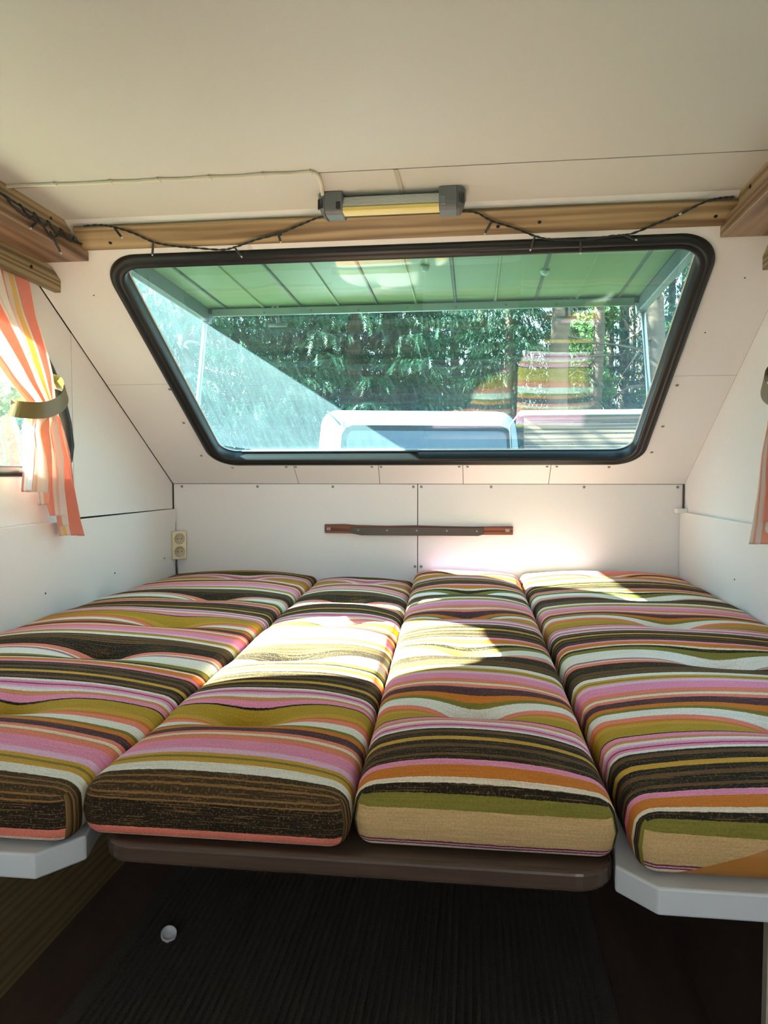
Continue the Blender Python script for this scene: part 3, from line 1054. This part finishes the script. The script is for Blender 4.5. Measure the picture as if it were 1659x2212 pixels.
# ------------------------------------------------------------------ cable with clips along the ceiling joint
cb = empty('electric_cable', (-.45, -1.32, ZC))
tag(cb, 'white cable clipped along the ceiling joint to the strip lamp', 'cable')
cz = ZC - .005
pts = [(-.86, -1.322, cz), (-.79, -1.326, cz), (-.70, -1.322, cz), (-.64, -1.319, cz), (-.573, -1.320, cz), (-.52, -1.317, cz), (-.463, -1.319, cz), (-.41, -1.316, cz), (-.349, -1.318, cz),
       (-.29, -1.315, cz), (-.23, -1.319, cz), (-.17, -1.316, cz), (-.128, -1.318, cz), (-.118, -1.300, cz), (-.119, -1.26, cz), (-.126, -1.21, cz), (-.130, -1.175, cz - .004), (-.128, -1.16, cz - .012)]
tube('cable_sheath', smooth_path(pts, 5), .0044, M['cable'], cb, 8)
for x, y in ((-.70, -1.322), (-.573, -1.320), (-.463, -1.319), (-.349, -1.318), (-.23, -1.319), (-.128, -1.318)):
    o = box('cable_clip', (x - .0035, y - .0075, ZC - .0105), (x + .0035, y + .0055, ZC - .0016), M['cable'], cb, .0015, 1)
    screw((x, y - .0085, ZC - .004), (0, -.4, -1), cb, 'screw', .0026, 'clip_nail')

# ------------------------------------------------------------------ fairy lights on the oak board
fy = empty('fairy_lights', (0, -1.06, .61))
tag(fy, 'dark green fairy light string draped along the oak board', 'string lights')
def twist(name, pts, parent, r=.0016, sep=.0015, sub=8):
    c = smooth_path(pts, sub)
    vs_, fs = [], []
    for k in (0, 1):
        line = []
        for i, p in enumerate(c):
            d = (c[min(i + 1, len(c) - 1)] - c[max(i - 1, 0)]).normalized()
            a = d.cross(Vector((.1, .5, .86))).normalized()
            b = d.cross(a)
            t = i * 1.1 + pi * k
            line.append(p + a * sep * cos(t) + b * sep * sin(t))
        v, f = tube_data(line, r, 5)
        o = len(vs_)
        vs_ += v
        fs += [tuple(o + i for i in q) for q in f]
    return fix_normals(finish(name, vs_, fs, M['green_wire'], parent, True))
d = .019
w_a = [(-.76, 1.281), (-.713, 1.281), (-.681, 1.273), (-.638, 1.251), (-.598, 1.222), (-.547, 1.207), (-.495, 1.199), (-.427, 1.190), (-.384, 1.199), (-.334, 1.216), (-.268, 1.233),
       (-.205, 1.258), (-.158, 1.276), (-.11, 1.279), (.028, 1.279), (.17, 1.278), (.221, 1.270), (.258, 1.244), (.311, 1.222), (.363, 1.195), (.403, 1.183), (.474, 1.178), (.543, 1.186), (.591, 1.191),
       (.645, 1.218), (.688, 1.240), (.736, 1.272), (.767, 1.281), (.800, 1.283)]
twist('wire', [S(x, s, d) for x, s in w_a], fy)
def led(root, p, q):
    p, q = Vector(p), Vector(q)
    dr = (q - p).normalized()
    L = (q - p).length
    o = lathe('led_holder', [(.0014, 0), (.0026, .004), (.0030, L * .45), (.0030, L - .006), (.0022, L - .005)], p, dr, M['green_wire'], root, 8)
    lathe('led_bulb', [(.0022, L - .006), (.0022, L - .001), (.0015, L + .0012), (.0003, L + .002)], p, dr, M['led'], o, 8)
for a, b in (((-.684, 1.275), (-.655, 1.312)), ((-.600, 1.222), (-.617, 1.183)), ((-.392, 1.195), (-.381, 1.166)), ((-.270, 1.232), (-.268, 1.207)), ((.258, 1.244), (.241, 1.208)),
             ((.363, 1.195), (.354, 1.154)), ((.474, 1.178), (.478, 1.138)), ((.570, 1.190), (.606, 1.174)), ((.684, 1.238), (.692, 1.246))):
    e0, e1 = (S(*a, d), S(*b, d + .003))
    if b[1] > 1.29:
        e1 = S(b[0], 1.268, d + .035)
    led(fy, e0, e1)
# tangle on the left rail
fy2 = empty('fairy_lights', (-.80, -1.25, .62))
tag(fy2, 'tangled bunch of dark fairy light wire lying on the left rail', 'string lights')
rg = [(-.79, -2.0, .612), (-.792, -1.7, .610), (-.795, -1.50, .612), (-.800, -1.36, .612), (-.806, -1.28, .613), (-.808, -1.20, .612), (-.808, -1.12, .611), (-.800, -1.07, .600)]
twist('wire', rg, fy2, .0018)
random.seed(21)
for k in range(5):
    y0 = -1.36 + .055 * k
    loop = [(-.800, y0, .614), (-.797, y0 + .03, .600 - .01 * random.random()), (-.795, y0 + .06 + .03 * random.random(), .578 + .02 * random.random()), (-.796, y0 + .10, .590 + .02 * random.random()), (-.800, y0 + .12, .613)]
    twist('wire', loop, fy2, .0015)
led(fy2, (-.797, -1.24, .595), (-.793, -1.275, .568))
led(fy2, (-.797, -1.19, .59), (-.792, -1.15, .548))

# ------------------------------------------------------------------ curtains
def interp(tab, t):
    for i in range(len(tab) - 1):
        if t <= tab[i + 1][0] or i == len(tab) - 2:
            a, b = tab[i], tab[i + 1]
            k = (t - a[0]) / (b[0] - a[0])
            k = max(0, min(1, k))
            k = k * k * (3 - 2 * k) if False else k
            return a[1] + (b[1] - a[1]) * k
def curtain(sx, shift, label, seed):
    root = empty('window_curtain', (sx * .955, -1.0 + shift, .5))
    tag(root, label, 'curtain', 'striped window curtains')
    # fan of columns u = 0..1 (left edge .. right edge, as seen on the left wall); each column hangs from the pelmet through the tieback to its own hem
    NU, NT_ = 150, 110
    rnd = random.Random(seed)
    rightE = [(.545, -1.006), (.492, -.990), (.427, -.972), (.346, -.948), (.258, -.934), (.212, -.930), (.193, -.925), (.11, -.888), (.053, -.866), (-.03, -.852), (-.127, -.822), (-.185, -.795)]
    leftE = [(.545, -1.50), (.45, -1.42), (.35, -1.28), (.255, -1.155), (.201, -1.068), (.170, -1.050), (.122, -1.070), (.086, -1.064), (.018, -1.074), (-.035, -1.088), (-.185, -1.10)]
    def edge(tab, z):
        for i in range(len(tab) - 1):
            if z >= tab[i + 1][0]:
                a, b = tab[i], tab[i + 1]
                k = (a[0] - z) / (a[0] - b[0])
                return a[1] + (b[1] - a[1]) * max(0, min(1, k))
        return tab[-1][1]
    verts, faces, uvs = [], [], []
    for i in range(NU + 1):
        u = i / NU
        # stepped hem from left (short) to right (long)
        folds = 3.6
        hem = -.036 - .02 * u
        for u0, dz_ in ((.40, -.032), (.54, -.030), (.63, -.028), (.72, -.030)):
            hem += dz_ * max(0, min(1, (u - u0) / .012))
        for j in range(NT_ + 1):
            t = j / NT_
            z = .556 + (hem - .556) * t
            yl_, yr_ = edge(leftE, z), edge(rightE, z)
            # gather into the tie
            y = yl_ + (yr_ - yl_) * u
            width = yr_ - yl_
            amp = .024 if z < .17 else .013
            tie = exp(-((z - .20) / .045) ** 2)
            amp *= (1 - .55 * tie)
            fr = folds
            ph = 2 * pi * fr * u + .6 * sin(3 * u + seed)
            x = amp * sin(ph) + .006 * sin(2.3 * ph + 1.0 + 6 * z)
            y += .010 * cos(ph) * (1 - tie) * (1 if z < .17 else .5)
            # overall bow out over the tieback
            x += .012 * (1 - abs(2 * u - 1) ** 2) * tie
            base = .952 + .016 * max(0, min(1, (z - .28) / .15))
            verts.append((sx * (base - x), y + shift, z))
            uvs.append((u if sx < 0 else u - .05, t))
    for i in range(NU):
        for j in range(NT_):
            a = i * (NT_ + 1) + j
            b = a + NT_ + 1
            faces.append((a, a + 1, b + 1, b))
    o = finish('cloth', verts, faces, M['curtain'], root, True)
    uvl = o.data.uv_layers.new(name='UVMap')
    for poly in o.data.polygons:
        for li, vi in zip(poly.loop_indices, poly.vertices):
            uvl.data[li].uv = uvs[vi]
    sol = o.modifiers.new('thickness', 'SOLIDIFY')
    sol.thickness = .0012
    # tieback ribbon: loops round the gathered cloth and is pinned to the wall
    front = [(.962, -1.112, .176), (.935, -1.104, .172), (.914, -1.06, .174), (.906, -1.015, .184), (.905, -.965, .206), (.918, -.925, .236), (.945, -.893, .260), (.988, -.868, .276)]
    c = smooth_path([(sx * x, y + shift, z) for x, y, z in front], 5)
    vs_, fs = [], []
    hw = .0215
    for i, p in enumerate(c):
        d_ = (c[min(i + 1, len(c) - 1)] - c[max(i - 1, 0)]).normalized()
        upv = Vector((0, -d_.z, 1)).normalized()
        upv = (upv - d_ * upv.dot(d_)).normalized()
        nrm = d_.cross(upv).normalized()
        for sgn, off in ((1, 0), (-1, 0), (-1, .0016), (1, .0016)):
            curl = .003 * (1 if sgn > 0 else -1)
            vs_.append(p + upv * (hw * sgn) + nrm * off)
    n = len(c)
    for i in range(n - 1):
        for q in range(4):
            r_ = (q + 1) % 4
            fs.append((i * 4 + q, i * 4 + r_, (i + 1) * 4 + r_, (i + 1) * 4 + q))
    fs += [(0, 1, 2, 3), tuple((n - 1) * 4 + q for q in range(4))]
    tie_o = fix_normals(finish('tieback', vs_, fs, M['brass_cloth'], root, False))
    tie_o['label'] = 'olive gold tieback band'
    back = [(sx * .962, -1.112 + shift, .176), (sx * .980, -1.07 + shift, .180), (sx * .988, -1.0 + shift, .200), (sx * .992, -.94 + shift, .230), (sx * .994, -.89 + shift, .262), (sx * .992, -.868 + shift, .276)]
    c = smooth_path(back, 5)
    vs_, fs = [], []
    for p in c:
        vs_ += [p + Vector((0, 0, hw)), p + Vector((0, 0, -hw)), p + Vector((-sx * .0015, 0, -hw)), p + Vector((-sx * .0015, 0, hw))]
    n = len(c)
    for i in range(n - 1):
        for q in range(4):
            r_ = (q + 1) % 4
            fs.append((i * 4 + q, i * 4 + r_, (i + 1) * 4 + r_, (i + 1) * 4 + q))
    fs += [(0, 1, 2, 3), tuple((n - 1) * 4 + q for q in range(4))]
    tb2 = fix_normals(finish('tieback_back', vs_, fs, M['brass_cloth'], root, True))
    return root
curtain(-1, 0.0, 'orange and white striped curtain tied back at the left window', 3)
curtain(1, -.045, 'orange and white striped curtain hem at the right window', 5)

# ------------------------------------------------------------------ outside: the lifted window hatch
ht = empty('window_hatch', (.015, -1.0, .66))
tag(ht, 'open outside window hatch with pale green ribbed lining above the front window', 'hatch')
HZ, HY0, HY1, HX0, HX1 = .655, -1.06, -.115, -.81, .82
box('hatch_skin', (HX0, HY0, HZ + .012), (HX1, HY1, HZ + .024), M['outer'], ht)
box('hatch_lining', (HX0 + .03, HY0 + .01, HZ + .004), (HX1 - .03, HY1 - .03, HZ + .0115), M['hatch_green'], ht)
nrib = 11
for i in range(nrib):
    x = HX0 + .10 + (HX1 - HX0 - .20) * i / (nrib - 1)
    o = extr_x('rib', [(0, 0)] * 3, 0, 0, M['rib'], ht) if False else None
    prof = [(x - .006, HZ + .004), (x - .003, HZ - .002), (x + .003, HZ - .002), (x + .006, HZ + .004)]
    vs_ = [(a, HY0 + .012, b) for a, b in prof] + [(a, HY1 - .045, b) for a, b in prof]
    fix_normals(finish('rib', vs_, [(0, 1, 5, 4), (1, 2, 6, 5), (2, 3, 7, 6), (3, 0, 4, 7), (0, 1, 2, 3), (4, 5, 6, 7)], M['rib'] if i % 2 == 0 else M['hatch_green'], ht))
box('side_rail', (HX0, HY0 + .05, HZ - .045), (HX0 + .028, HY1, HZ + .012), M['zinc'], ht, .003, 1)
box('side_rail', (HX1 - .028, HY0 + .05, HZ - .045), (HX1, HY1, HZ + .012), M['zinc'], ht, .003, 1)
box('end_rail', (HX0 + .028, HY1 - .045, HZ - .018), (HX1 - .028, HY1, HZ + .012), M['rib'], ht, .003, 1)
el = box('end_strip', (HX0 + .045, HY1 - .054, HZ - .030), (HX1 - .045, HY1 - .046, HZ - .002), M['alu'], ht, .002, 1)
for i in range(9):
    screw((HX0 + .07 + i * .178, HY1 - .054, HZ - .016 - .004 * (i % 2)), (0, -1, 0), el, 'screw', .004, 'rivet')
for x in (-.52, .545):
    for dx in (-.01, .01):
        screw((x + dx, HY1 - .0545, HZ + .002), (0, -1, -.3), ht, 'screw', .006, 'bolt')
    tube('latch_stem', [(x, HY1 - .02, HZ - .018), (x, HY1 - .02, HZ - .058)], .006, M['zinc'], ht, 8)
    tube('latch_handle', [(x - .035, HY1 - .02, HZ - .060), (x + .035, HY1 - .02, HZ - .060)], .007, M['zinc'], ht, 8)
for x, y in ((-.385, -.86), (.065, -.58), (.475, -.86), (.435, -.50)):
    lathe('bump_stop', [(.0145, 0), (.0145, .006), (.012, .012), (.006, .016), (.0005, .017)], (x, y, HZ + .004), (0, 0, -1), M['knob'], ht, 14)
def strut(xa, xb):
    tube('strut', [(xa, HY1 - .03, HZ - .01), (xb, -.17, ZS + .17 * TA_ + .05)], .009, M['alu'], ht, 10)
    box('strut_bracket', (xa - .016, HY1 - .048, HZ - .05), (xa + .016, HY1 - .012, HZ - .005), M['zinc'], ht, .003, 1)
strut(HX0 + .014, -.835)
strut(HX1 - .014, .84)
# little hook on the left strut
tube('strut_hook', smooth_path([(HX0 + .008, -.20, .52), (HX0 - .03, -.21, .525), (HX0 - .045, -.21, .51), (HX0 - .03, -.21, .50)], 4), .004, M['zinc'], ht, 6)

ht.rotation_euler.x = -radians(1.6)
# ------------------------------------------------------------------ outside: ground
GZ = -1.36
gr = finish('ground', [(-60, -40, GZ), (60, -40, GZ), (60, 70, GZ), (-60, 70, GZ)], [(0, 1, 2, 3)], M['grass'])
tag(gr, kind='structure')

# ------------------------------------------------------------------ outside: the jeep in front
jp = empty('jeep', (-.17, 2.7, GZ))
tag(jp, 'white soft-top jeep parked in front of the window', 'car')
def loft(name, sections, mat, parent, smooth=True, caps=True):
    verts, faces = [], []
    k = len(sections[0])
    for s_ in sections:
        verts += s_
    for i in range(len(sections) - 1):
        for q in range(k):
            r_ = (q + 1) % k
            faces.append((i * k + q, i * k + r_, (i + 1) * k + r_, (i + 1) * k + q))
    if caps:
        faces.append(tuple(range(k)))
        faces.append(tuple(range((len(sections) - 1) * k, len(sections) * k)))
    return fix_normals(finish(name, verts, faces, mat, parent, smooth))
def ring(x0, x1, z0, z1, y, r, top_in=0.0):
    lp_ = round_loop([(x0, z0), (x1, z0), (x1 - top_in, z1), (x0 + top_in, z1)], [.03, .03, r, r], 6)
    return [(a, y, b) for a, b in lp_]
JX0, JX1, JY = -.985, .64, 2.7
loft('body', [ring(JX0, JX1, GZ + .45, -.02, JY - .02, .04), ring(JX0, JX1, GZ + .45, -.02, JY + 2.1, .04), ring(JX0 + .05, JX1 - .05, GZ + .45, -.06, JY + 3.6, .06)], M['car_paint'], jp)
cv = loft('canvas_top', [ring(JX0 + .10, JX1 - .10, -.02, .40, JY + .00, .14, .06), ring(JX0 + .02, JX1 - .02, -.02, .50, JY + .10, .14, .06), ring(JX0 + .01, JX1 - .01, -.02, .525, JY + .35, .13, .06), ring(JX0 + .01, JX1 - .01, -.02, .515, JY + 1.2, .13, .06),
                         ring(JX0 + .03, JX1 - .03, -.02, .50, JY + 1.9, .13, .08), ring(JX0 + .06, JX1 - .06, -.02, .02, JY + 2.35, .05, .05)], M['canvas'], jp)
win_o = round_loop([(JX0 + .19, .10), (JX1 - .12, .10), (JX1 - .135, .385), (JX0 + .21, .385)], [.04, .04, .10, .10], 8)
plate('window_border', [win_o], lambda a, b, d: (a, JY - .004 + max(0, (b - .40)) * .3 - d, b), .012, M['car_seal'], jp)
plate('rear_window', [inset(win_o, .042)], lambda a, b, d: (a, JY - .018 - d, b), .006, M['car_glass'], jp)
tube('canvas_seam', [(JX1 - .06, JY + .02, .49), (JX1 - .145, JY - .012, .385), (JX1 - .13, JY - .016, .10)], .008, M['canvas'], jp, 6)
tube('canvas_seam', [(JX0 + .10, JY + .02, .49), (JX0 + .20, JY - .012, .385)], .008, M['car_seal'], jp, 6)
wheel_v = lathe_data([(.02, -.10), (.17, -.10), (.19, -.11), (.34, -.10), (.365, -.05), (.365, .05), (.34, .10), (.19, .11), (.17, .10), (.02, .10)], (0, 0, 0), (1, 0, 0), 28)
for wx in (JX0 + .13, JX1 - .13):
    for wy in (JY + .65, JY + 2.95):
        fix_normals(finish('wheel', [(a[0] + wx, a[1] + wy, a[2] + GZ + .365) for a in wheel_v[0]], wheel_v[1], M['tyre'], jp, True))
box('rear_bumper', (JX0 + .02, JY - .14, GZ + .50), (JX1 - .02, JY - .03, GZ + .62), M['zinc'], jp, .02)
for x in (JX0 + .10, JX1 - .20):
    box('tail_lamp', (x, JY - .045, GZ + .75), (x + .10, JY - .02, GZ + .90), M['red_lamp'], jp, .008)

jp.rotation_euler.z = radians(12)
# ------------------------------------------------------------------ outside: plank wall to the right
pf = empty('plank_shed_wall', (2.4, 4.55, GZ))
tag(pf, 'weathered plank wall with pale coping right of the jeep', 'wall')
pz = GZ
i = 0
while pz < .60:
    hgt = min(.105, .60 - pz)
    box('plank', (.70, 4.50 + .004 * (i % 3), pz), (4.6, 4.53 + .004 * (i % 3), pz + hgt - .008), M['plank'], pf)
    pz += .105
    i += 1
box('coping', (.66, 4.46, .598), (4.64, 4.62, .645), M['coping'], pf, .006)
for x in (.74, 2.6, 4.5):
    box('post', (x, 4.54, GZ), (x + .09, 4.63, .597), M['plank'], pf)

# ------------------------------------------------------------------ outside: trees
def spruce_mesh(seed, height, rad, z0, feather=0.0):
    rnd = random.Random(seed)
    V_, F_ = [], []
    def blade(p, q, w, up_):
        d_ = (q - p)
        L_ = d_.length
        s_ = d_.cross(up_)
        if s_.length < 1e-5: s_ = Vector((1, 0, 0))
        s_.normalize()
        k = len(V_)
        mid = p + d_ * .45
        V_.extend((tuple(p), tuple(mid + s_ * w * .5), tuple(q), tuple(mid - s_ * w * .5)))
        F_.append((k, k + 1, k + 2, k + 3))
        if not feather: return
        n_ = max(2, int(L_ / feather))
        dn = d_ / max(L_, 1e-6)
        for i_ in range(n_):
            b_ = p + d_ * ((i_ + .4) / n_)
            nl = (.030 + .022 * rnd.random()) * (1.15 - .5 * i_ / n_)
            for sg in (-1, 1):
                t_ = b_ + (dn * .75 + s_ * sg * .8 + Vector((0, 0, rnd.uniform(-.35, .15)))) * nl
                k = len(V_)
                V_.extend((tuple(b_ - dn * .006), tuple(t_), tuple(b_ + dn * .010)))
                F_.append((k, k + 1, k + 2))
    n_wh = int((height - z0) / .26)
    for i in range(n_wh):
        z = z0 + (height - z0 - .2) * i / n_wh
        R = rad * (1 - (z - z0) / (height - z0)) ** .8 * rnd.uniform(.85, 1.1) + .15
        nb = 7
        a0 = rnd.uniform(0, 6.28)
        for k in range(nb):
            a = a0 + 2 * pi * k / nb + rnd.uniform(-.25, .25)
            L = R * rnd.uniform(.75, 1.1)
            dirv = Vector((cos(a), sin(a), 0))
            side = Vector((-sin(a), cos(a), 0))
            nt = max(5, int(L / .075))
            for j in range(2, nt + 1):
                t = j / nt
                p = dirv * (L * t) + Vector((0, 0, z - .28 * L * t * (1 - .45 * t) * 1.3))
                wdt = (L * .34) * (1 - t * .75) * min(1, t * 3) + .08
                for sd in (-1, 1):
                    if rnd.random() < .12: continue
                    tw = dirv * rnd.uniform(.45, .9) + side * sd * rnd.uniform(.6, 1.0) + Vector((0, 0, rnd.uniform(-.75, -.15)))
                    tw.normalize()
                    tl2 = wdt * rnd.uniform(.6, 1.15)
                    q = p + tw * tl2
                    blade(p, q, .020 + .012 * rnd.random(), Vector((0, 0, 1)))
                    # drooping twiglets
                    for m_ in range(3):
                        u_ = rnd.uniform(.2, 1.0)
                        pp = p + tw * (tl2 * u_)
                        dd = Vector((rnd.uniform(-.5, .5), rnd.uniform(-.5, .5), -1)).normalized() * .7 + tw * .5
                        qq = pp + dd * rnd.uniform(.08, .20)
                        blade(pp, qq, .013 + .010 * rnd.random(), Vector((rnd.uniform(-1, 1), rnd.uniform(-1, 1), .2)))
    me = bpy.data.meshes.new('spruce_foliage')
    me.from_pydata(V_, [], F_)
    me.materials.append(M['needles'])
    return me
def trunk_mesh(seed, height, r0, r1, stubs):
    rnd = random.Random(seed)
    pts, rad = [], []
    for i in range(9):
        t = i / 8
        pts.append((rnd.uniform(-.04, .04) * (i > 0), rnd.uniform(-.04, .04) * (i > 0), height * t))
        rad.append(r0 + (r1 - r0) * t + (.05 if i == 0 else 0))
    v, f = tube_data(pts, rad, 10)
    for _ in range(stubs):
        z = rnd.uniform(1.2, min(height * .8, 5.5))
        a = rnd.uniform(0, 6.28)
        L = rnd.uniform(.5, 1.5)
        p0 = Vector((0, 0, z)); p1 = Vector((cos(a) * L * .5, sin(a) * L * .5, z + rnd.uniform(-.1, .15))); p2 = Vector((cos(a) * L, sin(a) * L, z + rnd.uniform(-.3, .2)))
        vv, ff = tube_data([p0, p1, p2], [.028, .018, .006], 5)
        o = len(v)
        v += vv; f += [tuple(o + q for q in x) for x in ff]
    me = bpy.data.meshes.new('trunk')
    me.from_pydata([tuple(x) for x in v], [], f)
    me.materials.append(M['bark'])
    me.polygons.foreach_set('use_smooth', [True] * len(me.polygons))
    return me
def leaf_cloud(seed, n, rx, rz, zc_, size, mat):
    rnd = random.Random(seed)
    V_, F_ = [], []
    blobs = [(rnd.gauss(0, rx * .45), rnd.gauss(0, rx * .45), zc_ + rnd.uniform(-rz, rz) * .8, rx * rnd.uniform(.25, .5)) for _ in range(14)]
    for _ in range(n):
        b = rnd.choice(blobs)
        d_ = Vector((rnd.gauss(0, 1), rnd.gauss(0, 1), rnd.gauss(0, 1))).normalized() * b[3] * rnd.random() ** .4
        p = Vector(b[:3]) + d_
        a = Vector((rnd.gauss(0, 1), rnd.gauss(0, 1), rnd.gauss(0, .6))).normalized()
        s_ = a.cross(Vector((rnd.gauss(0, 1), rnd.gauss(0, 1), rnd.gauss(0, 1)))).normalized()
        L = size * rnd.uniform(.6, 1.3)
        k = len(V_)
        V_.extend((tuple(p), tuple(p + a * L * .5 + s_ * L * .3), tuple(p + a * L), tuple(p + a * L * .5 - s_ * L * .3)))
        F_.append((k, k + 1, k + 2, k + 3))
    me = bpy.data.meshes.new('leaf_mass')
    me.from_pydata(V_, [], F_)
    me.materials.append(M[mat])
    return me
def thing_from(meshes, name, loc, rz, sc, label, cat, group):
    root = bpy.data.objects.new(name, None)
    COL.objects.link(root)
    root.location = (loc[0], loc[1], GZ + H)
    root.rotation_euler = (0, 0, rz)
    root.scale = (sc, sc, sc)
    tag(root, label, cat, group)
    for nm, me in meshes:
        o = bpy.data.objects.new(nm, me)
        COL.objects.link(o)
        o.parent = root
        if nm in ('foliage', 'crown'):
            o['kind'] = 'stuff'
    return root
SPN = spruce_mesh(1, 6.6, 2.0, .5, .028)
SPA, SPB = spruce_mesh(12, 7.5, 2.1, .35, .07), spruce_mesh(2, 9.0, 2.3, .9, .07)
TS = trunk_mesh(3, 7.4, .12, .02, 0)
TP1, TP2 = trunk_mesh(4, 11, .17, .10, 14), trunk_mesh(5, 11, .12, .07, 10)
CRW = leaf_cloud(6, 4000, 1.2, 1.6, 10.5, .26, 'needles')
BUSH = leaf_cloud(8, 15000, 1.1, 1.0, 1.6, .075, 'leaves')
SAP = leaf_cloud(9, 12000, .8, 2.2, 3.0, .09, 'leaves')
sprA = [('foliage', SPA), ('trunk', TS)]
sprB = [('foliage', SPB), ('trunk', TS)]
sprN = [('foliage', SPN), ('trunk', TS)]
G_SP, G_PI, G_BU = 'spruces around the clearing', 'pines around the clearing', 'bushes between the trunks'
spruces = [
    (sprN, (-2.75, 4.6), .3, 1.0, 'nearest spruce with drooping branches seen at the left of the front window'),
    (sprN, (-1.5, 7.9), 1.2, 1.15, 'dark spruce behind the jeep in the left half of the front window'),
    (sprA, (.8, 10.8), 2.2, 1.05, 'shaded spruce behind the jeep near the middle of the front window'),
    (sprB, (-5.2, 8.0), 4.0, 1.1, 'spruce behind the nearest spruce at the far left of the front window'),
    (sprB, (5.4, 12.0), 5.1, 1.0, 'spruce behind the plank wall at the right of the front window'),
    (sprA, (3.0, 15.0), .9, 1.1, 'distant spruce among the pine trunks'),
]
for ms, p, rz, sc, lb in spruces:
    thing_from(ms, 'spruce_tree', p, rz, sc, lb, 'tree', G_SP)
k = 0
for p, rz, sc, mesh, lb in [
    ((1.55, 9.2), .2, 1.0, TP1, 'pine trunk just right of the window centre'),
    ((2.35, 10.5), 1.7, .95, TP2, 'slim pine trunk left of the bright sky gap'),
    ((3.05, 9.4), 2.9, 1.05, TP1, 'thick pine trunk right of the bright sky gap'),
    ((4.3, 11.4), 4.4, 1.0, TP2, 'slim pine trunk beside the right strut'),
    ((4.7, 9.8), 5.3, 1.0, TP1, 'thick pine trunk near the right window edge'),
    ((-.2, 13.5), .7, 1.0, TP2, 'slim pine trunk far behind the jeep'),
]:
    thing_from([('trunk', mesh), ('crown', CRW)], 'pine_tree', p, rz, sc, lb, 'tree', G_PI)
random.seed(33)
far = 'distant pine trunk at the back of the wood'
for i in range(16):
    p = (random.uniform(-3, 11), random.uniform(15, 24))
    thing_from([('trunk', TP1 if i % 2 else TP2), ('crown', CRW)], 'pine_tree', p, random.uniform(0, 6), random.uniform(.9, 1.15), far, 'tree', 'distant pines at the back of the wood')
for i in range(6):
    p = (-8.5 + 1.9 * i, 12.5 + 1.3 * (i % 3))
    thing_from(sprB if i % 2 else sprA, 'spruce_tree', p, 1.7 * i, 1.1, 'spruce standing behind the nearest spruces in the left half of the front window', 'tree', 'second row of spruces')
for i in range(9):
    p = (-6 + 2.4 * i + random.uniform(-.6, .6), random.uniform(17, 25))
    thing_from(sprA if i % 2 else sprB, 'spruce_tree', p, random.uniform(0, 6), random.uniform(.9, 1.2), 'distant spruce closing off the wood', 'tree', 'distant spruces closing off the wood')
for i in range(12):
    p = (-1.5 + .95 * i + random.uniform(-.4, .4), random.uniform(11.5, 16))
    thing_from([('foliage', BUSH if i % 2 else SAP)], 'leafy_bush', p, random.uniform(0, 6), random.uniform(.8, 1.2), 'light green leafy bush between the pine trunks', 'bush', G_BU)
for i, p in enumerate(((-13, 5.8), (-14, 8.6), (-13, 11.4), (-14.5, 14.4), (-12.5, 17.5), (-15, 20.5))):
    thing_from(sprB, 'spruce_tree', p, i * 1.3, 1.5, 'tall spruce left of the clearing, far beyond the left window', 'tree', 'tall spruces left of the clearing')
for p, rz, sc, lb in (((5.6, -3.6), .4, 1.0, 'unseen spruce added beside the caravan to block sky at the right window'), ((6.6, -.2), 2.0, 1.1, 'larger unseen spruce added farther off to block sky at the right window'),
                      ((6.0, 3.0), 3.3, 1.0, 'unseen sky-blocking spruce added between the right window and the plank wall')):
    thing_from(sprA, 'spruce_tree', p, rz, sc, lb, 'tree', G_SP)  # out-of-view spruces, added to cut the skylight through the right window
# greenery seen through the left side window
for i, p in enumerate(((-6.0, 5.0), (-6.9, 6.4), (-5.6, 6.9), (-7.6, 8.2), (-7.0, 3.6))):
    thing_from([('foliage', BUSH), ], 'leafy_bush', p, i * 1.1, 1.2, 'pale leafy bush seen through the left side window', 'bush', 'bushes left of the caravan')
